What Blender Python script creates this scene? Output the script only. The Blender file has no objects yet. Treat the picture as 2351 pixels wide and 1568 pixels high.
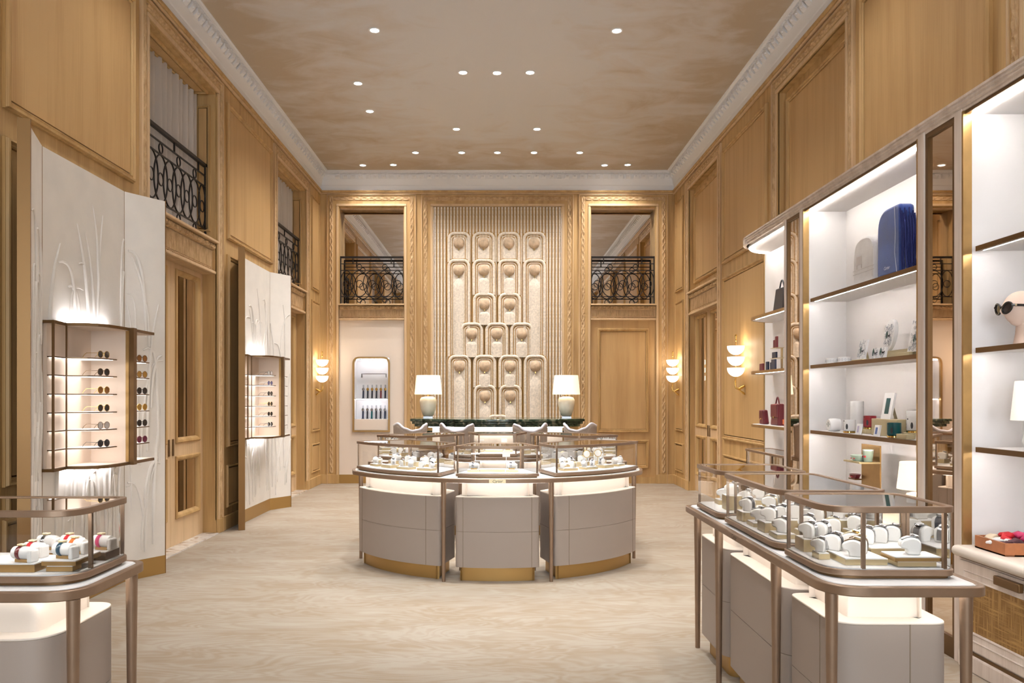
import bpy, bmesh, math, random
from mathutils import Vector, Matrix, Euler
PI = math.pi
random.seed(7)
SC = bpy.context.scene
COL = SC.collection

# ------------------------------------------------------------------ camera
F, CX, CY, EYE = 1850.0, 1142.0, 914.0, 1.6      # focal length and vanishing point of the 2351x1568 frame
cd = bpy.data.cameras.new('camera'); cam = bpy.data.objects.new('camera', cd); COL.objects.link(cam)
cd.sensor_width = 36; cd.lens = F / 2351 * 36
cd.shift_x = (1175.5 - CX) / 2351; cd.shift_y = (CY - 784) / 2351
cd.clip_start = 0.05; cd.clip_end = 100
cam.location = (0, 0, EYE); cam.rotation_euler = (PI / 2, 0, 0)
SC.camera = cam

# ------------------------------------------------------------------ daylight, exposure
wd = bpy.data.worlds.new('world'); SC.world = wd; wd.use_nodes = True
wd.node_tree.nodes['Background'].inputs[0].default_value = (0.86, 0.93, 1.0, 1)
wd.node_tree.nodes['Background'].inputs[1].default_value = 9.0
vs = SC.view_settings
vs.view_transform = 'Standard'; vs.look = 'None'; vs.gamma = 1; vs.use_curve_mapping = False
vs.exposure = 0.72
cy = SC.cycles
cy.max_bounces = 5; cy.diffuse_bounces = 3; cy.glossy_bounces = 3; cy.transmission_bounces = 2
cy.transparent_max_bounces = 16; cy.caustics_reflective = False; cy.caustics_refractive = False
cy.sample_clamp_indirect = 6.0; cy.use_denoising = True; cy.use_adaptive_sampling = True; cy.adaptive_threshold = 0.15; cy.adaptive_min_samples = 16
DOWN_W = 130.0            # watts of one ceiling downlight
WARM = (1.0, 0.965, 0.925)

# ------------------------------------------------------------------ materials
MATS = {}
def nodes(name):
    m = bpy.data.materials.new(name); m.use_nodes = True
    nt = m.node_tree; b = nt.nodes['Principled BSDF']
    return m, nt, b
def mat(name, col, rough=0.5, metal=0.0, emit=None, es=0.0, bump=0.0, bscale=80.0, var=0.0, vscale=6.0, sheen=0.0, coat=0.0, trans=0.0):
    m, nt, b = nodes(name)
    b.inputs['Base Color'].default_value = (*col, 1)
    b.inputs['Roughness'].default_value = rough
    b.inputs['Metallic'].default_value = metal
    if coat: b.inputs['Coat Weight'].default_value = coat; b.inputs['Coat Roughness'].default_value = 0.08
    if sheen: b.inputs['Sheen Weight'].default_value = sheen
    if emit:
        b.inputs['Emission Color'].default_value = (*emit, 1); b.inputs['Emission Strength'].default_value = es
    tc = nt.nodes.new('ShaderNodeTexCoord')
    if var:
        n = nt.nodes.new('ShaderNodeTexNoise'); n.inputs['Scale'].default_value = vscale; n.inputs['Detail'].default_value = 4
        nt.links.new(tc.outputs['Object'], n.inputs['Vector'])
        r = nt.nodes.new('ShaderNodeValToRGB')
        r.color_ramp.elements[0].position = 0.3; r.color_ramp.elements[1].position = 0.7
        r.color_ramp.elements[0].color = (*[c * (1 - var) for c in col], 1)
        r.color_ramp.elements[1].color = (*[min(1, c * (1 + var)) for c in col], 1)
        nt.links.new(n.outputs['Fac'], r.inputs['Fac']); nt.links.new(r.outputs['Color'], b.inputs['Base Color'])
    if bump:
        n = nt.nodes.new('ShaderNodeTexNoise'); n.inputs['Scale'].default_value = bscale; n.inputs['Detail'].default_value = 3
        nt.links.new(tc.outputs['Object'], n.inputs['Vector'])
        bp = nt.nodes.new('ShaderNodeBump'); bp.inputs['Strength'].default_value = bump; bp.inputs['Distance'].default_value = 0.01
        nt.links.new(n.outputs['Fac'], bp.inputs['Height']); nt.links.new(bp.outputs['Normal'], b.inputs['Normal'])
    MATS[name] = m
    return m
def grain(name, ca, cb, sc=(9, 9, 0.55), rough=0.5, fine=0.35, bump=0.12):
    """wood with its grain along Z"""
    m, nt, b = nodes(name); L = nt.links.new
    b.inputs['Roughness'].default_value = rough
    tc = nt.nodes.new('ShaderNodeTexCoord')
    mp = nt.nodes.new('ShaderNodeMapping'); mp.inputs['Scale'].default_value = sc; L(tc.outputs['Object'], mp.inputs['Vector'])
    n1 = nt.nodes.new('ShaderNodeTexNoise'); n1.inputs['Scale'].default_value = 1.0; n1.inputs['Detail'].default_value = 5; L(mp.outputs[0], n1.inputs['Vector'])
    mp2 = nt.nodes.new('ShaderNodeMapping'); mp2.inputs['Scale'].default_value = (sc[0]*14, sc[1]*14, sc[2]*6); L(tc.outputs['Object'], mp2.inputs['Vector'])
    n2 = nt.nodes.new('ShaderNodeTexNoise'); n2.inputs['Scale'].default_value = 1.0; n2.inputs['Detail'].default_value = 3; L(mp2.outputs[0], n2.inputs['Vector'])
    n3 = nt.nodes.new('ShaderNodeTexNoise'); n3.inputs['Scale'].default_value = 0.9; L(tc.outputs['Object'], n3.inputs['Vector'])
    a = nt.nodes.new('ShaderNodeMath'); a.operation = 'MULTIPLY_ADD'; a.inputs[1].default_value = fine; L(n2.outputs['Fac'], a.inputs[0]); L(n1.outputs['Fac'], a.inputs[2])
    a2 = nt.nodes.new('ShaderNodeMath'); a2.operation = 'MULTIPLY_ADD'; a2.inputs[1].default_value = 0.35; L(n3.outputs['Fac'], a2.inputs[0]); L(a.outputs[0], a2.inputs[2])
    r = nt.nodes.new('ShaderNodeValToRGB'); r.color_ramp.elements[0].position = 0.55; r.color_ramp.elements[1].position = 1.12 - 0.1
    r.color_ramp.elements[0].color = (*ca, 1); r.color_ramp.elements[1].color = (*cb, 1)
    L(a2.outputs[0], r.inputs['Fac']); L(r.outputs['Color'], b.inputs['Base Color'])
    bp = nt.nodes.new('ShaderNodeBump'); bp.inputs['Strength'].default_value = bump; bp.inputs['Distance'].default_value = 0.004
    L(n2.outputs['Fac'], bp.inputs['Height']); L(bp.outputs['Normal'], b.inputs['Normal'])
    MATS[name] = m
    return m
def glass(name, tint=(1, 1, 1), ior=1.45, gloss=1.0):
    m = bpy.data.materials.new(name); m.use_nodes = True; nt = m.node_tree; nt.nodes.clear()
    o = nt.nodes.new('ShaderNodeOutputMaterial'); mx = nt.nodes.new('ShaderNodeMixShader')
    fr = nt.nodes.new('ShaderNodeFresnel'); fr.inputs['IOR'].default_value = ior
    mu = nt.nodes.new('ShaderNodeMath'); mu.operation = 'MULTIPLY'; mu.inputs[1].default_value = gloss
    t = nt.nodes.new('ShaderNodeBsdfTransparent'); t.inputs[0].default_value = (*tint, 1)
    g = nt.nodes.new('ShaderNodeBsdfGlossy'); g.inputs['Roughness'].default_value = 0.02
    nt.links.new(fr.outputs[0], mu.inputs[0]); nt.links.new(mu.outputs[0], mx.inputs[0])
    nt.links.new(t.outputs[0], mx.inputs[1]); nt.links.new(g.outputs[0], mx.inputs[2]); nt.links.new(mx.outputs[0], o.inputs[0])
    MATS[name] = m
    return m
def emis(name, col, s):
    m = bpy.data.materials.new(name); m.use_nodes = True; nt = m.node_tree; nt.nodes.clear()
    o = nt.nodes.new('ShaderNodeOutputMaterial'); e = nt.nodes.new('ShaderNodeEmission')
    e.inputs[0].default_value = (*col, 1); e.inputs[1].default_value = s
    nt.links.new(e.outputs[0], o.inputs[0]); MATS[name] = m
    return m

grain('oak', (0.40, 0.228, 0.08), (0.62, 0.405, 0.175))
grain('oak_panel', (0.445, 0.255, 0.093), (0.585, 0.368, 0.158), sc=(7, 7, 0.4), fine=0.5)
grain('oak_carved', (0.42, 0.25, 0.11), (0.70, 0.49, 0.27), sc=(20, 20, 8), fine=0.3, rough=0.55)
grain('oak_light', (0.53, 0.35, 0.18), (0.70, 0.495, 0.29), sc=(8, 8, 0.5), fine=0.5)
grain('oak_dark', (0.20, 0.10, 0.035), (0.28, 0.15, 0.06))
grain('limed_oak', (0.52, 0.41, 0.335), (0.74, 0.63, 0.55), sc=(12, 12, 0.7), fine=0.4, rough=0.5)
mat('plaster_white', (0.85, 0.85, 0.875), 0.75, bump=0.05, bscale=40)
mat('panel_cream', (0.84, 0.735, 0.645), 0.7, bump=0.04, bscale=150)
mat('screen_plaster', (0.78, 0.73, 0.67), 0.62, bump=0.12, bscale=30, var=0.04, vscale=4)
mat('niche_cream', (0.86, 0.83, 0.82), 0.6, bump=0.03, bscale=200)
mat('niche_white', (0.86, 0.85, 0.86), 0.6)
mat('linen_pink', (0.74, 0.60, 0.49), 0.75, bump=0.1, bscale=260)
mat('bronze', (0.30, 0.205, 0.14), 0.38, 0.65, var=0.05, vscale=20)
mat('bronze_dark', (0.17, 0.095, 0.04), 0.38, 0.75)
mat('screen_edge', (0.27, 0.145, 0.05), 0.42, 0.55)
mat('brass', (0.62, 0.42, 0.16), 0.28, 1.0)
mat('brass_satin', (0.44, 0.28, 0.115), 0.38, 0.85, var=0.06, vscale=15)
mat('brass_plinth', (0.46, 0.285, 0.10), 0.4, 0.65)
mat('gold_polished', (0.83, 0.58, 0.20), 0.12, 1.0)
mat('champagne', (0.70, 0.58, 0.36), 0.3, 0.85)
mat('steel', (0.36, 0.365, 0.385), 0.22, 1.0)
mat('leather_taupe', (0.36, 0.30, 0.26), 0.52, bump=0.05, bscale=320)
mat('leather_cream', (0.72, 0.64, 0.56), 0.5, bump=0.03, bscale=320)
mat('seam', (0.22, 0.17, 0.12), 0.6)
mat('white_top', (0.88, 0.87, 0.87), 0.4)
mat('white_deck', (0.90, 0.88, 0.86), 0.55, bump=0.05, bscale=300)
mat('cushion', (0.78, 0.755, 0.72), 0.65)
mat('iron', (0.022, 0.017, 0.015), 0.42, 0.5)
mat('stone_relief', (0.76, 0.67, 0.565), 0.85, bump=0.55, bscale=70, var=0.16, vscale=30)
mat('stone_boss', (0.56, 0.42, 0.29), 0.85, bump=0.55, bscale=60, var=0.22, vscale=14)
mat('stone_gilt_shade', (0.42, 0.225, 0.05), 0.6, 0.15, bump=0.3, bscale=60)  # gold paint and the shade of the grooves together in one colour
mat('curtain', (0.60, 0.55, 0.51), 0.9, sheen=0.2)
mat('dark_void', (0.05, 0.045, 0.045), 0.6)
mat('mirror', (0.93, 0.90, 0.87), 0.01, 1.0)
mat('mirror_bronze', (0.74, 0.62, 0.51), 0.015, 1.0)
mat('sconce_alabaster', (0.92, 0.88, 0.80), 0.5, emit=(1.0, 0.90, 0.74), es=1.5, var=0.06, vscale=18)
mat('lampshade', (0.92, 0.86, 0.74), 0.8, emit=(1.0, 0.84, 0.58), es=0.55)
mat('lampshade_off_glow', (0.90, 0.87, 0.83), 0.8, emit=(1.0, 0.9, 0.78), es=0.35)  # glow painted onto the shade of an unlit lamp
mat('ceramic_cream', (0.86, 0.80, 0.69), 0.16, coat=0.5, var=0.05, vscale=9)
mat('porcelain', (0.88, 0.87, 0.87), 0.2, coat=0.3)
mat('weave', (0.36, 0.29, 0.24), 0.85, bump=0.5, bscale=220, var=0.15, vscale=150)
mat('chair_edge', (0.66, 0.62, 0.66), 0.7)
mat('black_leather', (0.018, 0.02, 0.03), 0.4)
mat('burgundy', (0.15, 0.015, 0.022), 0.38)
mat('burgundy_watch', (0.13, 0.01, 0.014), 0.22, coat=0.4)
mat('navy', (0.02, 0.028, 0.06), 0.4)
mat('teal', (0.0, 0.075, 0.085), 0.3)
mat('blue_strap', (0.012, 0.055, 0.09), 0.25, coat=0.4)
mat('orange_strap', (0.75, 0.16, 0.03), 0.4)
mat('blanket_blue', (0.018, 0.062, 0.30), 0.95, sheen=0.4, bump=0.5, bscale=240, var=0.35, vscale=5)
mat('blanket_fringe', (0.02, 0.03, 0.16), 0.95, bump=0.6, bscale=200)
mat('blanket_line', (0.45, 0.48, 0.62), 0.9)
mat('blanket_white', (0.80, 0.78, 0.78), 0.95, bump=0.4, bscale=220, var=0.06, vscale=8)
mat('blanket_print', (0.62, 0.58, 0.57), 0.95)
mat('tray_wood', (0.44, 0.16, 0.06), 0.45, var=0.1, vscale=25)
mat('scarf_red', (0.62, 0.02, 0.03), 0.6); mat('scarf_cream', (0.80, 0.68, 0.50), 0.6); mat('scarf_pink', (0.50, 0.03, 0.12), 0.6)
mat('scarf_white', (0.80, 0.77, 0.75), 0.6); mat('scarf_dark', (0.06, 0.012, 0.02), 0.6)
mat('mannequin', (0.80, 0.60, 0.49), 0.55)
mat('acetate_black', (0.012, 0.01, 0.01), 0.12, coat=0.4)
mat('lens_dark', (0.03, 0.025, 0.028), 0.08); mat('lens_brown', (0.30, 0.12, 0.035), 0.1); mat('lens_amber', (0.42, 0.22, 0.05), 0.12)
mat('lens_violet', (0.10, 0.09, 0.22), 0.1); mat('lens_wine', (0.16, 0.015, 0.05), 0.1); mat('lens_clear', (0.55, 0.50, 0.47), 0.1)
mat('print_black', (0.03, 0.03, 0.035), 0.6); mat('print_green', (0.015, 0.07, 0.05), 0.6); mat('print_grey', (0.42, 0.43, 0.47), 0.6)
mat('box_tan', (0.52, 0.43, 0.26), 0.55); mat('red_pot', (0.27, 0.012, 0.02), 0.35); mat('card_lilac', (0.50, 0.45, 0.62), 0.5)
mat('card_blue', (0.12, 0.18, 0.42), 0.5); mat('mint', (0.48, 0.62, 0.50), 0.35); mat('paper_white', (0.86, 0.85, 0.85), 0.6)
mat('text_bronze', (0.05, 0.03, 0.02), 0.5); mat('text_white', (0.8, 0.82, 0.9), 0.6)
glass('glass', (0.985, 0.985, 0.98), 1.45, 1.0)
glass('glass_top', (0.97, 0.96, 0.95), 1.5, 1.9)
glass('window_glass', (0.97, 0.98, 0.98), 1.45, 1.0)
emis('led_warm', (1.0, 0.94, 0.88), 27.0)
emis('led_under', (1.0, 0.95, 0.91), 62.0)
emis('led_white', (1.0, 0.94, 0.86), 22.0)
emis('led_soft', (1.0, 0.94, 0.88), 8.0)
emis('led_case', (1.0, 0.95, 0.90), 21.0)
emis('led_cool', (0.98, 0.96, 1.0), 14.0)
emis('led_shelf', (1.0, 0.96, 0.93), 2.6)
emis('led_glow', (0.97, 0.96, 1.0), 22.0)
emis('downlight_lens', (1.0, 0.96, 0.90), 14.0)

def m_marble(name, ca, cb, cc, scale):
    m, nt, b = nodes(name); L = nt.links.new
    b.inputs['Roughness'].default_value = 0.12
    tc = nt.nodes.new('ShaderNodeTexCoord')
    n = nt.nodes.new('ShaderNodeTexNoise'); n.inputs['Scale'].default_value = scale; n.inputs['Detail'].default_value = 8; n.inputs['Distortion'].default_value = 1.2
    L(tc.outputs['Object'], n.inputs['Vector'])
    r = nt.nodes.new('ShaderNodeValToRGB'); e = r.color_ramp.elements
    e[0].position = 0.36; e[0].color = (*ca, 1); e[1].position = 0.66; e[1].color = (*cc, 1)
    q = e.new(0.52); q.color = (*cb, 1)
    L(n.outputs['Fac'], r.inputs['Fac']); L(r.outputs['Color'], b.inputs['Base Color']); MATS[name] = m
m_marble('green_marble', (0.006, 0.016, 0.010), (0.03, 0.055, 0.03), (0.20, 0.20, 0.13), 9)
m_marble('marble_sill', (0.55, 0.52, 0.5), (0.72, 0.68, 0.64), (0.34, 0.24, 0.16), 5)
def m_carpet():
    m, nt, b = nodes('carpet'); L = nt.links.new
    b.inputs['Roughness'].default_value = 0.95; b.inputs['Sheen Weight'].default_value = 0.15
    tc = nt.nodes.new('ShaderNodeTexCoord')
    mp = nt.nodes.new('ShaderNodeMapping'); mp.inputs['Scale'].default_value = (0.75, 2.1, 1); L(tc.outputs['Object'], mp.inputs['Vector'])
    n = nt.nodes.new('ShaderNodeTexNoise'); n.inputs['Scale'].default_value = 1.5; n.inputs['Detail'].default_value = 3.2; n.inputs['Distortion'].default_value = 0.9; L(mp.outputs[0], n.inputs['Vector'])
    mu = nt.nodes.new('ShaderNodeMath'); mu.operation = 'MULTIPLY'; mu.inputs[1].default_value = 70.0; L(n.outputs['Fac'], mu.inputs[0])
    s = nt.nodes.new('ShaderNodeMath'); s.operation = 'SINE'; L(mu.outputs[0], s.inputs[0])
    n2 = nt.nodes.new('ShaderNodeTexNoise'); n2.inputs['Scale'].default_value = 1.7; n2.inputs['Detail'].default_value = 3; L(mp.outputs[0], n2.inputs['Vector'])
    m2 = nt.nodes.new('ShaderNodeMath'); m2.operation = 'MULTIPLY_ADD'; m2.inputs[1].default_value = 0.13; m2.inputs[2].default_value = 0.0; L(s.outputs[0], m2.inputs[0])
    m3 = nt.nodes.new('ShaderNodeMath'); m3.operation = 'ADD'; L(m2.outputs[0], m3.inputs[0]); L(n2.outputs['Fac'], m3.inputs[1])
    r = nt.nodes.new('ShaderNodeValToRGB'); r.color_ramp.elements[0].position = 0.25; r.color_ramp.elements[1].position = 0.72
    r.color_ramp.elements[0].color = (0.375, 0.315, 0.247, 1); r.color_ramp.elements[1].color = (0.305, 0.225, 0.147, 1)
    L(m3.outputs[0], r.inputs['Fac']); L(r.outputs['Color'], b.inputs['Base Color'])
    n4 = nt.nodes.new('ShaderNodeTexNoise'); n4.inputs['Scale'].default_value = 260; L(tc.outputs['Object'], n4.inputs['Vector'])
    bp = nt.nodes.new('ShaderNodeBump'); bp.inputs['Strength'].default_value = 0.35; bp.inputs['Distance'].default_value = 0.004
    L(n4.outputs['Fac'], bp.inputs['Height']); L(bp.outputs['Normal'], b.inputs['Normal']); MATS['carpet'] = m
m_carpet()
def m_ceiling():
    """painted ceiling: pale centre, brown clouded band towards the cornice"""
    m, nt, b = nodes('ceiling_paint'); L = nt.links.new
    b.inputs['Roughness'].default_value = 0.55
    tc = nt.nodes.new('ShaderNodeTexCoord'); sp = nt.nodes.new('ShaderNodeSeparateXYZ'); L(tc.outputs['Object'], sp.inputs[0])
    def M(op, a, v=None, w=None):
        k = nt.nodes.new('ShaderNodeMath'); k.operation = op
        for i, q in enumerate((a, v, w)):
            if q is None: continue
            if isinstance(q, (int, float)): k.inputs[i].default_value = q
            else: L(q, k.inputs[i])
        return k.outputs[0]
    ax = M('ABSOLUTE', sp.outputs[0]); dx = M('MULTIPLY_ADD', ax, 1 / 2.0, -1.15 / 2.0)
    dy = M('MULTIPLY_ADD', sp.outputs[1], 1 / 2.6, -12.6 / 2.6)
    d = M('MAXIMUM', dx, dy)
    mp = nt.nodes.new('ShaderNodeMapping'); mp.inputs['Scale'].default_value = (1.0, 1.6, 1); L(tc.outputs['Object'], mp.inputs['Vector'])
    n = nt.nodes.new('ShaderNodeTexNoise'); n.inputs['Scale'].default_value = 1.3; n.inputs['Detail'].default_value = 7; n.inputs['Roughness'].default_value = 0.6; n.inputs['Distortion'].default_value = 0.7; L(mp.outputs[0], n.inputs['Vector'])
    f = M('ADD', d, M('MULTIPLY_ADD', n.outputs['Fac'], 2.4, -1.2))
    r = nt.nodes.new('ShaderNodeValToRGB'); e = r.color_ramp.elements
    e[0].position = 0.0; e[0].color = (0.68, 0.66, 0.66, 1); e[1].position = 1.0; e[1].color = (0.52, 0.42, 0.31, 1)
    q = e.new(0.5); q.color = (0.63, 0.57, 0.52, 1)
    L(f, r.inputs['Fac']); L(r.outputs['Color'], b.inputs['Base Color']); MATS['ceiling_paint'] = m
m_ceiling()
def m_rattan():
    m, nt, b = nodes('rattan'); L = nt.links.new
    b.inputs['Roughness'].default_value = 0.45; b.inputs['Metallic'].default_value = 0.3
    tc = nt.nodes.new('ShaderNodeTexCoord')
    fs = []
    for s in ((1, 5, 90), (1, 90, 5)):
        mp = nt.nodes.new('ShaderNodeMapping'); mp.inputs['Scale'].default_value = s; L(tc.outputs['Object'], mp.inputs['Vector'])
        n = nt.nodes.new('ShaderNodeTexNoise'); n.inputs['Scale'].default_value = 1.0; n.inputs['Detail'].default_value = 2; L(mp.outputs[0], n.inputs['Vector']); fs.append(n.outputs['Fac'])
    k = nt.nodes.new('ShaderNodeMath'); k.operation = 'MAXIMUM'; L(fs[0], k.inputs[0]); L(fs[1], k.inputs[1])
    r = nt.nodes.new('ShaderNodeValToRGB'); r.color_ramp.elements[0].position = 0.48; r.color_ramp.elements[1].position = 0.72
    r.color_ramp.elements[0].color = (0.25, 0.125, 0.03, 1); r.color_ramp.elements[1].color = (0.50, 0.30, 0.10, 1)
    L(k.outputs[0], r.inputs['Fac']); L(r.outputs['Color'], b.inputs['Base Color']); MATS['rattan'] = m
m_rattan()

# ------------------------------------------------------------------ mesh tools
class MB:
    def __init__(s, T=None): s.v = []; s.f = []; s.T = T
    def add(s, vs, fs):
        o = len(s.v)
        s.v += [s.T(*p) for p in vs] if s.T else [tuple(p) for p in vs]
        s.f += [tuple(o + i for i in f) for f in fs]
        return s
    def box(s, x0, x1, y0, y1, z0, z1):
        return s.add([(x0,y0,z0),(x1,y0,z0),(x1,y1,z0),(x0,y1,z0),(x0,y0,z1),(x1,y0,z1),(x1,y1,z1),(x0,y1,z1)],
                     [(3,2,1,0),(4,5,6,7),(0,1,5,4),(1,2,6,5),(2,3,7,6),(3,0,4,7)])
    def prism(s, P, z0, z1):
        n = len(P)
        return s.add([(x,y,z0) for x,y in P] + [(x,y,z1) for x,y in P],
                     [tuple(range(n-1,-1,-1)), tuple(range(n,2*n))] + [(i,(i+1)%n,n+(i+1)%n,n+i) for i in range(n)])
    def ring(s, P, Q, z0, z1):
        """closed band between outline P and inset outline Q"""
        n = len(P); V = [(x,y,z0) for x,y in P]+[(x,y,z1) for x,y in P]+[(x,y,z0) for x,y in Q]+[(x,y,z1) for x,y in Q]; fs = []
        for i in range(n):
            j = (i+1) % n
            fs += [(i,j,n+j,n+i), (2*n+j,2*n+i,3*n+i,3*n+j), (n+i,n+j,3*n+j,3*n+i), (j,i,2*n+i,2*n+j)]
        return s.add(V, fs)
    def ribbon(s, P, z0, z1, closed=False):
        n = len(P)
        return s.add([(x,y,z0) for x,y in P]+[(x,y,z1) for x,y in P], [(i,(i+1)%n,n+(i+1)%n,n+i) for i in range(n if closed else n-1)])
    def strip(s, P, w, z0, z1):
        """open polyline band of thickness w"""
        L, R = [], []
        for i, p in enumerate(P):
            a = P[max(0,i-1)]; b = P[min(len(P)-1,i+1)]
            dx, dy = b[0]-a[0], b[1]-a[1]; l = math.hypot(dx,dy) or 1
            nx, ny = -dy/l*w/2, dx/l*w/2
            L.append((p[0]+nx,p[1]+ny)); R.append((p[0]-nx,p[1]-ny))
        return s.prism(L + R[::-1], z0, z1) if len(P) == 2 else s._strip(L, R, z0, z1)
    def _strip(s, L, R, z0, z1):
        n = len(L); V = [(x,y,z0) for x,y in L]+[(x,y,z1) for x,y in L]+[(x,y,z0) for x,y in R]+[(x,y,z1) for x,y in R]; fs = []
        for i in range(n-1):
            j = i+1
            fs += [(i,j,n+j,n+i),(2*n+j,2*n+i,3*n+i,3*n+j),(n+i,n+j,3*n+j,3*n+i),(j,i,2*n+i,2*n+j)]
        fs += [(0,n,3*n,2*n),(n-1,2*n-1+0,4*n-1,3*n-1)]
        return s.add(V, fs)
    def tube(s, pts, r, n=8, closed=False, flat=1.0, caps=True):
        pts = [Vector(p) for p in pts]; m = len(pts); V = []; up0 = None
        for i, p in enumerate(pts):
            if closed: t = pts[(i+1)%m] - pts[i-1]
            else: t = pts[min(m-1,i+1)] - pts[max(0,i-1)]
            t.normalize()
            if up0 is None:
                up0 = Vector((0,0,1)) if abs(t.z) < 0.9 else Vector((0,1,0))
            a = t.cross(up0)
            if a.length < 1e-4: a = t.cross(Vector((1,0,0)))
            a.normalize(); b = a.cross(t).normalized(); up0 = b
            rr = r[i] if isinstance(r,(list,tuple)) else r
            for k in range(n):
                an = 2*PI*k/n
                V.append(tuple(p + a*math.cos(an)*rr + b*math.sin(an)*rr*flat))
        fs = []
        for i in range(m if closed else m-1):
            i2 = (i+1) % m
            for k in range(n):
                k2 = (k+1) % n; fs.append((i*n+k, i*n+k2, i2*n+k2, i2*n+k))
        if not closed and caps: fs += [tuple(range(n-1,-1,-1)), tuple((m-1)*n+k for k in range(n))]
        return s.add(V, fs)
    def lathe(s, prof, n=24, c=(0,0,0), caps=True):
        V = []
        for r, z in prof:
            for k in range(n):
                a = 2*PI*k/n; V.append((c[0]+max(r,1e-4)*math.cos(a), c[1]+max(r,1e-4)*math.sin(a), c[2]+z))
        m = len(prof); fs = [(i*n+k, i*n+(k+1)%n, (i+1)*n+(k+1)%n, (i+1)*n+k) for i in range(m-1) for k in range(n)]
        if caps: fs += [tuple(range(n-1,-1,-1)), tuple((m-1)*n+k for k in range(n))]
        return s.add(V, fs)
    def frame(s, u0, u1, v0, v1, prof, ax='wall'):
        """mitred rectangular moulding: prof = [(inset, out)]"""
        V = []; fs = []
        for d, w in prof: V += [(u0+d,w,v0+d),(u1-d,w,v0+d),(u1-d,w,v1-d),(u0+d,w,v1-d)]
        for i in range(len(prof)-1):
            for k in range(4): fs.append((i*4+k, i*4+(k+1)%4, (i+1)*4+(k+1)%4, (i+1)*4+k))
        return s.add(V, fs)
    def grid(s, nu, nv, fn):
        V = [fn(i/nu, j/nv) for i in range(nu+1) for j in range(nv+1)]
        return s.add(V, [(i*(nv+1)+j,(i+1)*(nv+1)+j,(i+1)*(nv+1)+j+1,i*(nv+1)+j+1) for i in range(nu) for j in range(nv)])
    def mesh(s, name, m, smooth=0, recalc=True):
        me = bpy.data.meshes.new(name); me.from_pydata(s.v, [], s.f)
        if recalc:
            bm = bmesh.new(); bm.from_mesh(me); bmesh.ops.recalc_face_normals(bm, faces=bm.faces); bm.to_mesh(me); bm.free()
        me.materials.append(MATS[m])
        if smooth:
            me.polygons.foreach_set('use_smooth', [True]*len(me.polygons))
            me.set_sharp_from_angle(angle=math.radians(smooth if smooth > 1 else 35))
        me.update()
        return me
    def build(s, name, m, parent=None, smooth=0, bevel=0, recalc=True, seg=2):
        o = bpy.data.objects.new(name, s.mesh(name, m, smooth, recalc)); COL.objects.link(o)
        if parent: adopt(o, parent)
        if bevel:
            b = o.modifiers.new('bevel', 'BEVEL'); b.width = bevel; b.segments = seg; b.limit_method = 'ANGLE'
        return o
def adopt(o, p):
    o.parent = p; o.matrix_parent_inverse = (Matrix.Translation(p.location) @ p.rotation_euler.to_matrix().to_4x4()).inverted() if p.parent is None else Matrix.Identity(4)
    if p.parent is not None:
        o.matrix_parent_inverse = Matrix.Identity(4)
def tag(o, label, cat, group=None, kind=None):
    o['label'] = label; o['category'] = cat
    if group: o['group'] = group
    if kind: o['kind'] = kind
    return o
def thing(name, label, cat, loc=(0,0,0), rz=0, group=None, kind=None):
    o = bpy.data.objects.new(name, None); COL.objects.link(o); o.empty_display_size = 0.05
    o.location = loc; o.rotation_euler = (0,0,rz)
    return tag(o, label, cat, group, kind)
def dup(root, loc, rz=0, label=None, group=None, mats=None, scale=None):
    """a copy of a thing with its parts and sub-parts; mats recolours parts by name"""
    r = root.copy(); COL.objects.link(r); r.location = loc; r.rotation_euler = (0,0,rz)
    if scale: r.scale = (scale,)*3
    if label: r['label'] = label
    if group: r['group'] = group
    for ch in list(root.children):
        c = ch.copy(); COL.objects.link(c); c.parent = r; c.matrix_parent_inverse = ch.matrix_parent_inverse.copy()
        if mats:
            k = ch.name.split('.')[0]
            if k in mats and ch.type == 'MESH':
                c.data = recolour(ch.data, mats[k])
        for g in list(ch.children):
            d = g.copy(); COL.objects.link(d); d.parent = c; d.matrix_parent_inverse = g.matrix_parent_inverse.copy()
            if mats:
                k = g.name.split('.')[0]
                if k in mats and g.type == 'MESH': d.data = recolour(g.data, mats[k])
    return r
_rc = {}
def recolour(me, m):
    if (me.name, m) not in _rc:
        n = me.copy(); n.materials.clear(); n.materials.append(MATS[m]); _rc[(me.name, m)] = n
    return _rc[(me.name, m)]
def inst(name, me, parent, loc=(0,0,0), rot=(0,0,0), scale=None):
    o = bpy.data.objects.new(name, me); COL.objects.link(o)
    o.location = loc; o.rotation_euler = rot
    if scale: o.scale = scale
    if parent: adopt(o, parent)
    return o
def rounded(P, seg=5):
    """P = [(x, y, radius)]; radius 0 keeps the vertex"""
    out = []; n = len(P)
    for i in range(n):
        x, y, r = P[i]
        if r <= 0: out.append((x,y)); continue
        p = Vector((x,y)); a = Vector(P[i-1][:2]) - p; b = Vector(P[(i+1)%n][:2]) - p
        la, lb = a.length, b.length; t = min(r, la*0.49, lb*0.49)
        A = p + a/la*t; B = p + b/lb*t
        for k in range(seg+1):
            q = k/seg; c = A*(1-q)**2 + p*2*q*(1-q) + B*q*q; out.append((c.x,c.y))
    return out
def inset(P, d):
    n = len(P); out = []
    for i in range(n):
        p = Vector(P[i]); a = p - Vector(P[i-1]); b = Vector(P[(i+1)%n]) - p
        if a.length < 1e-7: a = b
        if b.length < 1e-7: b = a
        a.normalize(); b.normalize()
        na = Vector((-a.y,a.x)); nb = Vector((-b.y,b.x)); m = na + nb
        l2 = m.length_squared
        if l2 < 1e-6: out.append((p.x+na.x*d,p.y+na.y*d)); continue
        m = m * (2*d/l2) if l2 > 0.5 else m.normalized()*d*1.4
        out.append((p.x+m.x,p.y+m.y))
    return out
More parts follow.
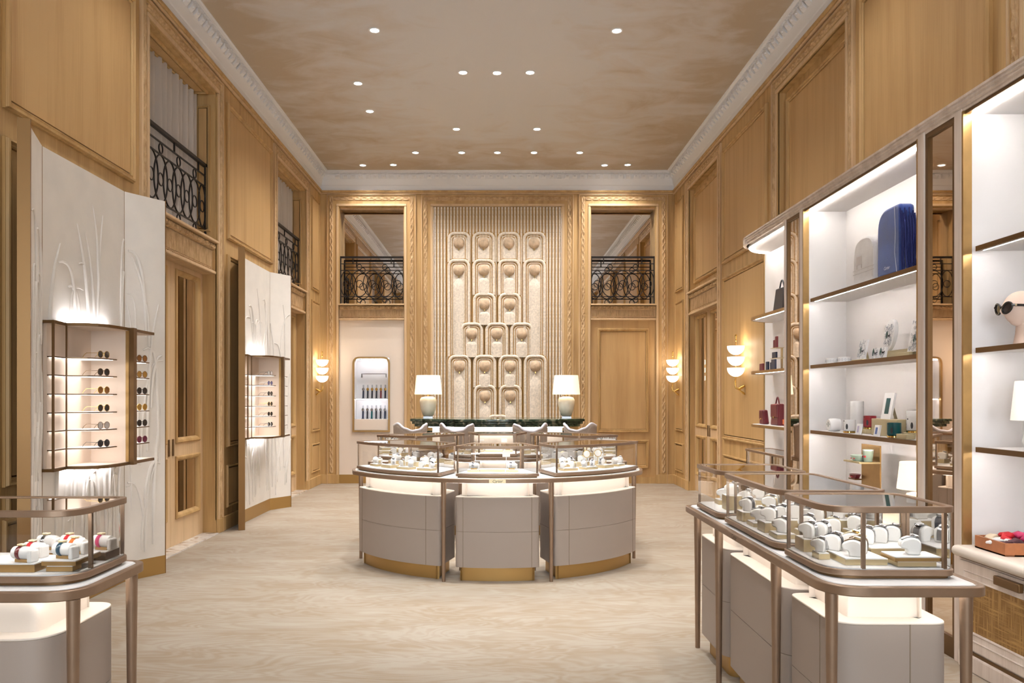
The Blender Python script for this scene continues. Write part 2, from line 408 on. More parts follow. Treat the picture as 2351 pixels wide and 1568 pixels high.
def rect(x0, x1, y0, y1, r=(0,0,0,0)):
    """CCW from the near-left corner: near-left, near-right, far-right, far-left"""
    return [(x0,y0,r[0]),(x1,y0,r[1]),(x1,y1,r[2]),(x0,y1,r[3])]
def text(body, name, m, size, parent, T, shear=0.3, depth=0.0008):
    """lettering as a flat raised mesh; T maps (x, y, h) to the world"""
    c = bpy.data.curves.new(name, 'FONT'); c.body = body; c.size = size; c.shear = shear; c.align_x = 'CENTER'; c.align_y = 'CENTER'; c.resolution_u = 3
    c.space_character = 0.9
    t = bpy.data.objects.new(name, c); COL.objects.link(t)
    dg = bpy.context.evaluated_depsgraph_get(); me = bpy.data.meshes.new_from_object(t.evaluated_get(dg))
    bpy.data.objects.remove(t); bpy.data.curves.remove(c)
    for v in me.vertices: v.co = T(v.co.x, v.co.y, depth)
    me.materials.clear(); me.materials.append(MATS[m])
    o = bpy.data.objects.new(name, me); COL.objects.link(o); adopt(o, parent)
    return o
def script_word(s):
    return s

# ------------------------------------------------------------------ the room
HW, YB, YF = 3.32, 15.1, -4.0          # half width, back wall, wall behind the camera
ZT, ZC = 5.485, 5.83                   # top of the panelling, ceiling
TL = lambda u, w, v: (-HW + w, u, v)
TR = lambda u, w, v: (HW - w, u, v)
TB = lambda u, w, v: (u, YB - w, v)
TF = lambda u, w, v: (u, YF + w, v)

fl = MB().box(-4.2, 4.2, YF - 0.6, YB + 1.0, -0.1, 0).build('floor', 'carpet')
tag(fl, 'pale beige carpet with a swirling wood grain pattern', 'floor', kind='structure')
ce = MB().box(-4.2, 4.2, YF - 0.6, YB + 1.0, ZC, ZC + 0.15).build('ceiling', 'ceiling_paint')
tag(ce, 'painted ceiling with brown clouded edges', 'ceiling', kind='structure')

PM = [(0, 0), (0, .022), (.006, .022), (.012, .042), (.026, .046), (.034, .026), (.042, .026), (.052, .032), (.060, .022), (.062, .0), (.072, .0)]     # panel moulding
PMS = [(0, 0), (0, .012), (.006, .026), (.018, .028), (.024, .014), (.032, .018), (.036, .0), (.043, .0)]
def panel(T, par, u0, u1, v0, v1, m='oak_panel', prof=PM, w0=0.0, raised=0.018):
    q = MB(lambda u, w, v: T(u, w + w0, v)).frame(u0, u1, v0, v1, prof).build('panel_moulding', 'oak', par, smooth=30)
    d = prof[-1][0]
    MB(lambda u, w, v: T(u, w + w0, v)).box(u0 + d, u1 - d, -0.004, raised, v0 + d, v1 - d).build('panel', m, par)
def carved(T, par, u0, u1, v0, v1, w0=0.012, h=0.02, per=0.13, name='carved_border'):
    """carved guilloche strip along its longer side"""
    vert = (v1 - v0) > (u1 - u0); L = (v1 - v0) if vert else (u1 - u0); W = (u1 - u0) if vert else (v1 - v0)
    n = max(6, int(L / (per / 9))); K = max(1, round(L / per)); nv = 9
    def fn(a, b):
        t = a * K * 2 * PI; c = 0.5 + 0.3 * math.sin(t / 2); e = 0.5 - 0.3 * math.sin(t / 2)
        d = min(abs(b - c), abs(b - e)); z = max(0.0, 1 - (d / 0.17) ** 2)
        ro = max(0.0, 1 - ((b - .5) / .2) ** 2) * max(0.0, math.cos(t)) * 0.9
        leaf = 0.35 * abs(math.sin(3.5 * t)) * (abs(b - 0.5) > 0.3)
        z = max(z, ro, leaf)
        if b < 0.02 or b > 0.98: z = -0.6
        hh = w0 + h * (0.25 + 0.75 * z) if z > -0.5 else w0 - 0.012
        return (u0 + b * W, hh, v0 + a * L) if vert else (u0 + a * L, hh, v0 + b * W)
    return MB(T).grid(n, nv, fn).build(name, 'oak_carved', par, smooth=60, recalc=False)
def surround(T, par, u0, u1, v1, fw=0.16, cw=0.075):
    """door or window surround: carved border, stepped inner moulding; opening is u0..u1 up to v1"""
    o = fw
    for (a, b) in ((u0 - o, u0 - 0.0), (u1, u1 + o)):
        inner_left = a < u0 - 0.001
        MB(T).box(a, b, -0.01, 0.014, 0.16, v1).build('architrave', 'oak', par)
        c0 = a + 0.02 if inner_left else b - 0.02 - cw
        carved(T, par, c0, c0 + cw, 0.2, v1 + o - 0.02)
        e0 = b - 0.05 if inner_left else a
        MB(T).box(e0 + .004, e0 + .046, 0.0, 0.03, 0.16, v1).build('inner_bead', 'oak_light', par, bevel=0.006)
    MB(T).box(u0 - o, u1 + o, -0.01, 0.0145, v1, v1 + o).build('lintel', 'oak', par)
    carved(T, par, u0 - o + 0.02 + cw, u1 + o - 0.02 - cw, v1 + o - 0.02 - cw, v1 + o - 0.02)
    MB(T).box(u0 - .05 + .004, u1 + .05 - .004, 0.0, 0.03, v1 + .004, v1 + .046).build('inner_bead', 'oak_light', par, bevel=0.006)
    MB(T).frame(u0 - o - .016, u1 + o + .016, -0.5, v1 + o + .016, [(0, 0), (0, .03), (.016, .036), (.016, .0)]).build('outer_bead', 'oak_light', par)
def frieze(T, par, u0, u1, v0, v1, w0=-0.05):
    f = MB(T).box(u0, u1, w0 - 0.25, w0, v0, v1).build('frieze', 'oak_light', par)
    MB(T).box(u0, u1, w0, w0 + .085, v1 - .03, v1).build('frieze_ledge', 'oak_light', par, bevel=0.008)
    carved(T, par, u0 + .01, u1 - .01, v1 - .105, v1 - .035, w0=w0 + 0.02, h=0.03, per=0.07, name='leaf_band')
    MB(T).box(u0, u1, w0, w0 + .05, v0, v0 + .035).build('frieze_ledge', 'oak_light', par, bevel=0.008)
    carved(T, par, u0 + .01, u1 - .01, v0 + .038, v0 + .062, w0=w0 + 0.014, h=0.014, per=0.04, name='bead_band')
    n = int((u1 - u0 - .05) / 0.027); fl = MB(T)
    for i in range(n):
        c = u0 + .03 + (u1 - u0 - .06) * (i + .5) / n
        a, b = v0 + .075, v1 - .115
        fl.add([(c-.009,w0,a),(c-.004,w0+.014,a+.004),(c+.004,w0+.014,a+.004),(c+.009,w0,a),(c-.009,w0,b),(c-.004,w0+.014,b-.004),(c+.004,w0+.014,b-.004),(c+.009,w0,b)],
               [(0,1,5,4),(1,2,6,5),(2,3,7,6),(0,3,2,1),(4,5,6,7)])
    o = fl.build('fluting', 'oak_carved', par); o['kind'] = 'stuff'

OPEN = [(-1.27, 0.61), (3.19, 5.04), (7.64, 9.52), (12.09, 13.95)]      # openings along the side walls
PAN = [(-3.7, -1.62), (0.95, 2.87), (5.40, 7.32), (9.86, 11.80)]
ZO = 5.20
def side_wall(name, T, dirn, lbl):
    mb = MB(T); u = YF - 0.6
    for a, b in OPEN:
        mb.box(u, a, -0.7, 0, 0, ZC); u = b
        mb.box(a, b, -0.7, 0, ZO, ZC)
    mb.box(u, YB + 0.6, -0.7, 0, 0, ZC)
    wl = mb.build(name, 'oak'); tag(wl, lbl, 'wall', kind='structure')
    for a, b in PAN:
        panel(T, wl, a, b, 3.55, 5.22); panel(T, wl, a, b, 1.0, 3.36); panel(T, wl, a, b, 0.26, 0.78, prof=PMS)
    a, b = 14.36, 14.98
    panel(T, wl, a, b, 3.55, 5.22, prof=PMS); panel(T, wl, a, b, 1.0, 3.36, prof=PMS); panel(T, wl, a, b, 0.26, 0.78, prof=PMS)
    for a, b in OPEN: surround(T, wl, a, b, ZO)
    MB(T).box(YF, YB, 0, 0.035, 5.41, 5.44).build('picture_rail', 'oak_light', wl, bevel=.01)
    MB(T).box(YF, YB, 0, 0.05, 5.44, ZT).build('picture_rail', 'oak', wl, bevel=.01)
    return wl
wl = side_wall('wall_left', TL, 1, 'honey oak panelled wall on the left with tall openings')
wr = side_wall('wall_right', TR, -1, 'honey oak panelled wall on the right with blind openings')
def baseboard(name, T, lbl, gaps, u0, u1):
    mb = MB(T); u = u0
    for a, b in gaps: mb.box(u, a, 0, 0.03, 0, 0.17); u = b
    mb.box(u, u1, 0, 0.03, 0, 0.17)
    tag(mb.build(name, 'oak', bevel=0.006), lbl, 'baseboard', kind='structure')
baseboard('baseboard_left', TL, 'oak baseboard along the left wall', OPEN, YF, YB - .03)
baseboard('baseboard_right', TR, 'oak baseboard along the right wall', OPEN, YF, YB - .03)

# doors in the side walls
def double_door(name, T, a, b, w0, label, glass_mat):
    d = thing(name, label, 'door', T((a + b) / 2, w0, 0), kind='structure')
    mid = (a + b) / 2
    for k, (p, q) in enumerate(((a + .004, mid - .002), (mid + .002, b - .004))):
        TT = lambda u, w, v: T(u, w + w0, v)
        st = 0.17; gi, gj = p + st, q - st
        lf = MB(TT)
        for (z0, z1) in ((0.012, .34), (.92, 1.16), (2.95, 3.1)): lf.box(gi, gj, -.045, 0, z0, z1)
        lf.box(p, gi, -.045, 0, 0.012, 3.1); lf.box(gj, q, -.045, 0, 0.012, 3.1)
        lo = lf.build('leaf', 'oak_light', d)
        for (z0, z1) in ((.34, .92), (1.16, 2.95)):
            MB(TT).frame(gi - .05, gj + .05, z0 - .05, z1 + .05, [(0, 0), (0, .012), (.012, .024), (.03, .02), (.05, .004), (.06, -.02)]).build('glazing_bead', 'oak', lo, smooth=30)
            MB(TT).box(gi - .01, gj + .01, -.03, -.02, z0 - .01, z1 + .01).build('pane', glass_mat, lo)
        hx = mid + (-.055 if k == 0 else .055)
        if glass_mat == 'mirror_bronze':
            MB(TT).box(hx - .017, hx + .017, 0, .012, 0.98, 1.16).build('handle', 'bronze_dark', lo, bevel=.004)
        else:
            hm = MB(TT); hm.box(hx - .012, hx + .012, 0, .05, 1.0, 1.024); hm.box(hx - .012, hx + .09 * (-1 if k == 0 else 1), .04, .055, 1.0, 1.024) if k == 1 else hm.box(hx - .09, hx + .012, .04, .055, 1.0, 1.024)
            hm.build('handle', 'bronze_dark', lo, bevel=.004)
    return d
for i, (a, b) in enumerate(OPEN):
    double_door('door_%d' % (i + 1), TL, a, b, -0.16, ['oak double door on the left wall behind the camera', 'oak double door on the left wall beside the near counter', 'oak double door with dark slot handles between the two white screens', 'oak double door beyond the farther white screen'][i], 'mirror_bronze')
    double_door('door_%d' % (i + 5), TR, a, b, -0.10, ['oak mirrored double door on the right wall behind the camera', 'oak mirrored double door behind the right display shelving', 'oak mirrored double door behind the middle shelving', 'oak mirrored double door beside the right wall lights'][i], 'mirror_bronze')
    frieze(TL, wl, a, b, 3.06, 3.45); frieze(TR, wr, a, b, 3.03, 3.42, w0=-0.03)
    MB(TL).box(a, b, -0.2, 0.03, -0.02, 0.012).build('threshold', 'marble_sill', wl)
    # reveals above the frieze
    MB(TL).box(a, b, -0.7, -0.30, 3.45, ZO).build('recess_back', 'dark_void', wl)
    for (p, q) in ((a, a + .02), (b - .02, b)): MB(TL).box(p, q, -.3, -.002, 3.45, ZO).build('reveal', 'oak', wl)
    TJ = lambda u, w, v: TL(b - .02 - w, -.30 + u, v)
    panel(TJ, wl, .06, .24, 3.56, 5.05, prof=PMS)
    TS = lambda u, w, v: TL(v, -.30 + u, ZO - .02 - w)
    MB(TL).box(a, b, -.3, -.002, ZO - .02, ZO).build('reveal', 'oak', wl)
    panel(TS, wl, .06, .24, a + .1, b - .1, prof=PMS)
    MB(TR).box(a, b, -0.7, -0.09, 3.42, ZO).build('recess_back', 'oak', wr)
    panel(TR, wr, a + .09, b - .09, 3.56, ZO - .1, w0=-.09)

# ------------------------------------------------------------------ back wall
OB = [(-2.97, -1.745), (1.745, 2.97)]
mb = MB(TB); mb.box(-4.0, OB[0][0], -.7, 0, 0, ZC).box(OB[0][1], -1.205, -.7, 0, 0, ZC).box(1.205, OB[1][0], -.7, 0, 0, ZC).box(OB[1][1], 4.0, -.7, 0, 0, ZC)
for a, b in OB + [(-1.205, 1.205)]: mb.box(a, b, -.7, 0, 5.19, ZC)
wb = mb.build('wall_back', 'oak'); tag(wb, 'honey oak end wall with a carved stone centre and mirrored openings', 'wall', kind='structure')
for a, b in OB: surround(TB, wb, a, b, 5.19, fw=.205, cw=.085)
surround(TB, wb, -1.205, 1.205, 5.19, fw=.205, cw=.085)
MB(TB).box(-HW, HW, 0, 0.035, 5.42, 5.445).build('picture_rail', 'oak_light', wb, bevel=.01)
MB(TB).box(-HW, HW, 0, 0.05, 5.445, ZT).build('picture_rail', 'oak', wb, bevel=.01)
mb = MB(TB); mb.box(-HW, OB[0][0], 0, .03, 0, .17).box(OB[0][1], -1.205, 0, .03, 0, .17).box(1.205, OB[1][0], 0, .03, 0, .17).box(OB[1][1], HW, 0, .03, 0, .17)
tag(mb.build('baseboard_back', 'oak', bevel=.006), 'oak baseboard along the end wall', 'baseboard', kind='structure')
for k, (a, b) in enumerate(OB):
    frieze(TB, wb, a, b, 3.06, 3.365, w0=-0.02)
    MB(TB).box(a, b, -.30, -.02, 3.30, 3.365).build('recess_floor', 'oak', wb)
    MB(TB).box(a, b, -.7, -.28, 3.0, 5.19).build('recess_back', 'oak', wb)
    for (p, q) in ((a, a + .012), (b - .012, b)): MB(TB).box(p, q, -.28, -.002, 3.36, 5.19).build('reveal', 'oak', wb)
    MB(TB).box(a, b, -.28, -.002, 5.17, 5.19).build('reveal', 'oak', wb)
    for i, (dw, dz) in enumerate(((-.03, .022),)):
        MB(TB).box(a + .02, b - .02, dw - .05, dw, 5.19 - dz - .025, 5.19 - dz + .005).build('reveal_moulding', 'oak_light', wb)
    mr = MB(TB).box(a + .014, b - .014, -.27, -.255, 3.367, 5.168).build('mirror', 'mirror')
    tag(mr, ['tall mirror in the upper opening left of the stone relief', 'tall mirror in the upper opening right of the stone relief'][k], 'mirror', 'mirrors over the end wall friezes')
# lower left: cream panel with brass base ; lower right: oak door panel
a, b = OB[0]
NI = (-2.715, -2.015, 0.965, 2.375)    # outer outline of the watch niche
mb = MB(TB); mb.box(a, NI[0] + .02, -.1, -.03, .165, 3.06).box(NI[1] - .02, b, -.1, -.03, .165, 3.06).box(NI[0] + .02, NI[1] - .02, -.1, -.03, .165, NI[2] + .02).box(NI[0] + .02, NI[1] - .02, -.1, -.03, NI[3] - .02, 3.06)
mb.build('plain_panel', 'panel_cream', wb)
MB(TB).box(a, b, -.1, -.025, 0, .165).build('brass_base', 'brass_plinth', wb)
a, b = OB[1]
dp = thing('door_9', 'flush oak door panel under the right balcony of the end wall', 'door', TB((a + b) / 2, -.03, 0), kind='structure')
MB(TB).box(a, b, -.1, -.03, .0, 3.06).build('leaf', 'oak_panel', dp)
TQ = lambda u, w, v: TB(u, w - .03, v)
for (v0, v1) in ((.95, 2.91), (.28, .82)):
    MB(TQ).frame(a + .125, b - .125, v0, v1, PM).build('panel_moulding', 'oak', dp, smooth=30)
    MB(TQ).box(a + .19, b - .19, -.02, .008, v0 + .068, v1 - .068).build('panel', 'oak_panel', dp)
MB(TQ).box(a, b, 0, .03, 0, .12).build('kick_board', 'oak', dp)

# wall behind the camera with two tall street windows
mb = MB(TF); WN = [(-2.3, -0.7), (0.7, 2.3)]
mb.box(-4, WN[0][0], -.5, 0, 0, ZC).box(WN[0][1], WN[1][0], -.5, 0, 0, ZC).box(WN[1][1], 4, -.5, 0, 0, ZC)
for a, b in WN: mb.box(a, b, -.5, 0, 0, .5).box(a, b, -.5, 0, 4.4, ZC)
wf = mb.build('wall_front', 'oak'); tag(wf, 'oak wall behind the camera with two tall street windows', 'wall', kind='structure')
for k, (a, b) in enumerate(WN):
    w = thing('window_%d' % (k + 1), ['left street window behind the camera', 'right street window behind the camera'][k], 'window', TF((a + b) / 2, -.3, .5), kind='structure')
    MB(TF).frame(a, b, .5, 4.4, [(0, -.33), (0, -.27), (.06, -.27), (.06, -.33)]).build('frame', 'oak_dark', w)
    for z in (1.8, 3.1): MB(TF).box(a + .05, b - .05, -.32, -.28, z - .02, z + .02).build('glazing_bar', 'oak_dark', w)
    MB(TF).box((a + b) / 2 - .02, (a + b) / 2 + .02, -.32, -.28, .55, 4.35).build('glazing_bar', 'oak_dark', w)
    MB(TF).box(a + .05, b - .05, -.302, -.298, .55, 4.35).build('pane', 'window_glass', w)
    pl = bpy.data.lights.new('daylight', 'AREA'); pl.shape = 'RECTANGLE'; pl.size = b - a; pl.size_y = 3.9; pl.cycles.is_portal = True
    po = bpy.data.objects.new('daylight', pl); COL.objects.link(po); po.location = ((a + b) / 2, YF - .45, 2.45); po.rotation_euler = (PI / 2, 0, 0); adopt(po, w)

# ------------------------------------------------------------------ cornice
CP = [(0, 5.485), (.014, 5.485), (.022, 5.575), (.034, 5.585), (.04, 5.60), (.055, 5.68), (.062, 5.69), (.066, 5.70), (.075, 5.775), (.115, 5.78), (.12, 5.79), (.135, 5.795), (.15, 5.815), (.168, 5.82), (.17, 5.835)]
dent = MB()
for sgn in (0,):
    prof = [(.0, .078), (.052, .078), (.052, .05), (.036, .028), (.02, .012), (.0, .0)]
    n = len(prof)
    V = [(-.042, w, z) for w, z in prof] + [(.042, w, z) for w, z in prof]
    dent.add(V, [tuple(range(n)), tuple(range(2*n-1, n-1, -1))] + [(i, (i+1) % n, n+(i+1) % n, n+i) for i in range(n)])
    dent.lathe([(.0, .0), (.016, .004), (.02, .014), (.012, .024), (0, .027)], 8, c=(0, .043, .022))
dme = dent.mesh('bracket', 'plaster_white', smooth=30)
def cornice(name, T, u0, u1, mit, rot, lbl):
    mb = MB(T); n = len(CP)
    V = [(u0 + (w if mit[0] else 0), w, z) for w, z in CP] + [(u1 - (w if mit[1] else 0), w, z) for w, z in CP]
    mb.add(V, [(i, i+1, n+i+1, n+i) for i in range(n-1)])
    c = mb.build(name, 'plaster_white', smooth=25, recalc=False); tag(c, lbl, 'cornice', kind='structure')
    N = int((u1 - u0 - .3) / 0.1425)
    for i in range(N):
        u = u1 - .17 - .1425 * i
        inst('bracket', dme, c, T(u, .066, 5.694), (0, 0, rot))
    fb = MB(T)
    for i in range(int((u1 - u0 - .35) / .035)):
        u = u1 - .18 - .035 * i; fb.box(u - .011, u + .011, .12, .139, 5.782, 5.794)
    o = fb.build('bead_row', 'plaster_white', c); o['kind'] = 'stuff'
cornice('trim_1', TL, YF, YB, (0, 1), -PI / 2, 'white plaster cornice with brackets along the left wall')
cornice('trim_2', TR, YF, YB, (0, 1), PI / 2, 'white plaster cornice with brackets along the right wall')
cornice('trim_3', TB, -HW, HW, (1, 1), PI, 'white plaster cornice with brackets along the end wall')

# ------------------------------------------------------------------ carved stone relief
TE = lambda u, w, v: TB(u, w + .075, v)
rl = thing('stone_relief', 'tall carved pale stone relief of ribs, arches and round bosses', 'relief', (0, YB, 0))
MB(TE).box(-1.2, 1.2, -.14, -.09, 0.0, 5.185).build('ground', 'stone_gilt_shade', rl)
NR = 40; rw = 2.396 / NR
rib = MB(TE); S = 7
rib.add([(-rw * .34 * math.cos(PI * k / S), -.09 + .03 * math.sin(PI * k / S), z) for z in (0.02, 5.18) for k in range(S + 1)], [(k, k + 1, S + 2 + k, S + 1 + k) for k in range(S)])
rme = rib.mesh('rib', 'stone_relief', smooth=50, recalc=False)
for i in range(NR): inst('rib', rme, rl, (-1.198 + rw * (i + .5), 0, 0))
def arch(cx, ztop, zbot, lvl, boss=True, tongue=True):
    w0 = -.062 + .009 * lvl
    def path(hw, top, r):
        P = [(cx - hw, zbot)]
        for k in range(7): a = PI - (PI / 2) * k / 6; P.append((cx - hw + r + r * math.cos(a), top - r + r * math.sin(a)))
        for k in range(7): a = PI / 2 - (PI / 2) * k / 6; P.append((cx + hw - r + r * math.cos(a), top - r + r * math.sin(a)))
        return P + [(cx + hw, zbot)]
    pl = path(.226, ztop, .125); n = len(pl)
    V = [(u, w0, v) for u, v in pl] + [(u, w0 - .05, v) for u, v in pl]
    A = MB(TE).add(V, [tuple(range(n)), tuple(range(2*n-1, n-1, -1))] + [(i, (i+1) % n, n+(i+1) % n, n+i) for i in range(n)]).build('arch_ground', 'stone_gilt_shade', rl)
    for hw, top, r, rad, nm in ((.187, ztop - .038, .105, .0295, 'outer_arch'), (.135, ztop - .089, .075, .0105, 'inner_arch')):
        MB(TE).tube([(u, w0, v) for u, v in path(hw, top, r)], rad, 8, caps=False).build(nm, 'stone_relief', A, smooth=60)
    q = path(.112, ztop - .112, .06); n = len(q)
    MB(TE).add([(u, w0 + .006, v) for u, v in q] + [(u, w0 - .02, v) for u, v in q], [tuple(range(n)), tuple(range(2*n-1, n-1, -1))] + [(i, (i+1) % n, n+(i+1) % n, n+i) for i in range(n)]).build('niche', 'stone_relief', A)
    if boss:
        zb = ztop - .222; m = MB()
        prof = []
        for k in range(9):
            t = PI / 2 * k / 8; prof.append((.104 * math.cos(t), .075 * math.sin(t)))
        m.lathe([(.104, -.02)] + prof, 20)
        m.v = [TE(cx + x * (1 - .0), w0 + z + .006, zb + y * (1.06 if y < 0 else 1)) for x, y, z in m.v]
        m.build('boss', 'stone_boss', A, smooth=60)
        MB(TE).box(cx - .012, cx + .012, w0 + .004, w0 + .03, zb - .135, zb - .10).build('gilt_peg', 'brass', A, bevel=.004)
        if tongue and zb - .16 > zbot + .05:
            L0, L1 = zbot, zb - .135
            def tf(a, b):
                v = L0 + (L1 - L0) * b; top = min(1, math.sqrt(max(0, 1 - max(0, (b - (1 - .07 / (L1 - L0))) / (.07 / (L1 - L0))) ** 2)))
                x = (a - .5) * 2
                return (cx + x * .098 * max(.12, top), w0 + .008 + .038 * math.sqrt(max(0, 1 - x * x)) * top, v)
            MB(TE).grid(8, 14, tf).build('tongue', 'stone_relief', A, smooth=60, recalc=False)
U = lambda c: (960 + c / 2.903 - CX) / 122.5
Vz = lambda c: 1.6 + (914 - (440 + c / 2.903)) / 122.5
for x in (272, 437, 605, 773): arch(U(x), Vz(265), Vz(470), 0, tongue=False)
for x, bt in ((272, 1100), (438, 690), (607, 690), (775, 1100)): arch(U(x), Vz(447), Vz(bt), 1)
for x in (442, 610): arch(U(x), Vz(672), Vz(890), 2)
for x in (357, 524, 690): arch(U(x), Vz(870), Vz(1105), 3)
for x, bt in ((276, 2000), (444, 1305), (612, 1305), (780, 2000)): arch(U(x), Vz(1085), Vz(bt), 4)
for x in (446, 614): arch(U(x), Vz(1283), Vz(2000), 5)
arch(U(530), Vz(1482), Vz(2000), 6, tongue=False)

# ------------------------------------------------------------------ watch niche in the cream panel
wn = thing('watch_niche', 'rounded brass framed wall niche lit white inside, right of the left wall light', 'display niche', TB((NI[0] + NI[1]) / 2, -.03, NI[2]))
def niche_out(d, r):
    u0, u1, v0, v1 = NI[0] + d, NI[1] - d, NI[2] + d, NI[3] - d
    return rounded([(u0, v0, 0), (u1, v0, 0), (u1, v1, r), (u0, v1, r)], 7)
P, Q = niche_out(0, .13), niche_out(.032, .11)
TN = lambda x, y, z: TB(x, z, y)
MB(TN).ring(P, Q, -.05, .012).build('frame', 'brass_satin', wn, smooth=30)
R = niche_out(.03, .112)
m = MB(TN); m.ribbon(R, -.26, -.04, closed=True); m.build('liner', 'niche_white', wn, smooth=30, recalc=False)
MB(TB).box(NI[0] + .03, NI[1] - .03, -.27, -.26, NI[2] + .03, NI[3] - .03).build('back', 'niche_white', wn)
MB(TB).box(NI[0] + .032, NI[1] - .032, -.05, -.02, NI[2] + .034, NI[2] + .24).build('lower_panel', 'panel_cream', wn)
MB(TB).box(NI[0] + .034, NI[1] - .034, -.25, -.05, 1.584, 1.592).build('shelf', 'niche_white', wn)
MB(TB).box(NI[0] + .034, NI[1] - .034, -.25, -.05, 1.18, 1.205).build('floor_board', 'niche_white', wn)
for z in (NI[3] - .06, 1.572):
    MB(TB).box(NI[0] + .06, NI[1] - .06, -.07, -.05, z, z + .01).build('led_strip', 'led_cool', wn)
m = MB(TB); m.box(-2.58, -2.1, -.2, -.18, 2.052, 2.064).box(-2.58, -2.56, -.2, -.17, 1.99, 2.064).box(-2.12, -2.1, -.2, -.17, 1.99, 2.064); m.build('hanging_bar', 'steel', wn)
wt = thing('strap_watch', 'watch', 'watch'); 
MB().box(-.028, .028, -.04, .02, 0, .008).build('stand', 'steel', wt)
m = MB(); m.add([(-.016, -.03, .008), (.016, -.03, .008), (.016, .0, .2), (-.016, .0, .2), (-.016, -.022, .008), (.016, -.022, .008), (.016, .008, .2), (-.016, .008, .2)], [(0,1,2,3),(4,7,6,5),(0,4,5,1),(3,2,6,7),(0,3,7,4),(1,5,6,2)]); m.build('strap', 'navy', wt)
m = MB(); m.lathe([(.024, 0), (.026, .004), (.022, .012), (0, .013)], 16); m.v = [(x, -.012 - z, .175 + y * 1.15) for x, y, z in m.v]; m.build('case', 'gold_polished', wt, smooth=40)
m = MB(); m.box(-.014, .014, .0, .008, .2, .262); m.build('buckle_end', 'print_grey', wt, bevel=.004)
for r in range(2):
    for i in range(6):
        x = -2.555 + .083 * i + (.012 if r else .018)
        dup(wt, TB(x, -.16, 1.592 if r == 0 else 1.205), 0, '%s of six dark strapped watches on the %s niche shelf' % (['leftmost', 'second from left', 'third from left', 'third from right', 'second from right', 'rightmost'][i], ['upper', 'lower'][r]), ['watches on the upper niche shelf', 'watches on the lower niche shelf'][r],
            {'case': 'steel' if r or i == 0 else 'gold_polished', 'strap': ['navy', 'black_leather', 'black_leather', 'black_leather', 'burgundy', 'navy', 'navy', 'black_leather', 'teal', 'black_leather', 'black_leather', 'navy'][r * 6 + i]})
PROTO = [wt]

# ------------------------------------------------------------------ wrought iron balconies, curtains
def railing(T, a, b, z0, lbl, w=-.1):
    t = thing('balcony_railing', lbl, 'railing', T((a + b) / 2, w, z0), group='wrought iron balcony railings')
    X = lambda u, ww, v: T(u, w + ww, v)
    MB(X).box(a, b, -.02, .02, z0 + .865, z0 + .90).build('handrail', 'iron', t)
    for z in (.755, .63, .135): MB(X).box(a, b, -.007, .007, z0 + z, z0 + z + .014).build('rail', 'iron', t)
    for u in (a + .01, b - .01): MB(X).box(u - .011, u + .011, -.011, .011, z0, z0 + .87).build('post', 'iron', t)
    n = round((b - a) / .242); d = (b - a) / n
    for u in [a + d * (i + 1) for i in range(0, n - 1, 3)]: MB(X).box(u - .008, u + .008, -.008, .008, z0 + .76, z0 + .87).build('strut', 'iron', t)
    def ell(cu, cz, ru, rz, r): 
        k = 26
        return MB(X).tube([(cu + ru * math.cos(2*PI*i/k), 0, z0 + cz + rz * math.sin(2*PI*i/k)) for i in range(k)], r, 6, closed=True)
    for i in range(n):
        cu = a + d * (i + .5)
        ru = min(.166, cu - a - .005, b - cu - .005)
        ell(cu, .39, ru, .243, .0085).build('oval', 'iron', t, smooth=60)
        ell(cu, .385, .062, .064, .007).build('ring', 'iron', t, smooth=60)
        if i % 2 == (1 if n < 6 else 0):
            ell(cu, .70, .046, .05, .0075).build('ring', 'iron', t, smooth=60); ell(cu, .082, .046, .05, .0075).build('ring', 'iron', t, smooth=60)
for k, (a, b) in enumerate(OB): railing(TB, a + .013, b - .013, 3.365, ['black iron balcony railing in the opening left of the stone relief', 'black iron balcony railing in the opening right of the stone relief'][k], w=-.06)
for i in (1, 2, 3):
    a, b = OPEN[i]
    railing(TL, a + .02, b - .02, 3.45, ['', 'black iron balcony railing on the left wall above the near counter', 'black iron balcony railing on the left wall between the two white screens', 'black iron balcony railing on the left wall past the farther screen'][i], w=-.12)
    c = MB(TL); n = 200
    def cf(p, q):
        u = a + .03 + (b - .07 - a) * p
        return (u, -.23 + .032 * math.sin(p * 78) + .01 * math.sin(p * 29 + 1) , 3.47 + 1.715 * q)
    o = c.grid(n, 6, cf).build('curtain', 'curtain', smooth=60, recalc=False)
    tag(o, ['', 'pale pleated curtain high on the left wall above the near counter', 'pale pleated curtain behind the balcony between the two screens', 'pale pleated curtain behind the balcony past the farther screen'][i], 'curtain', 'curtains behind the left balconies')

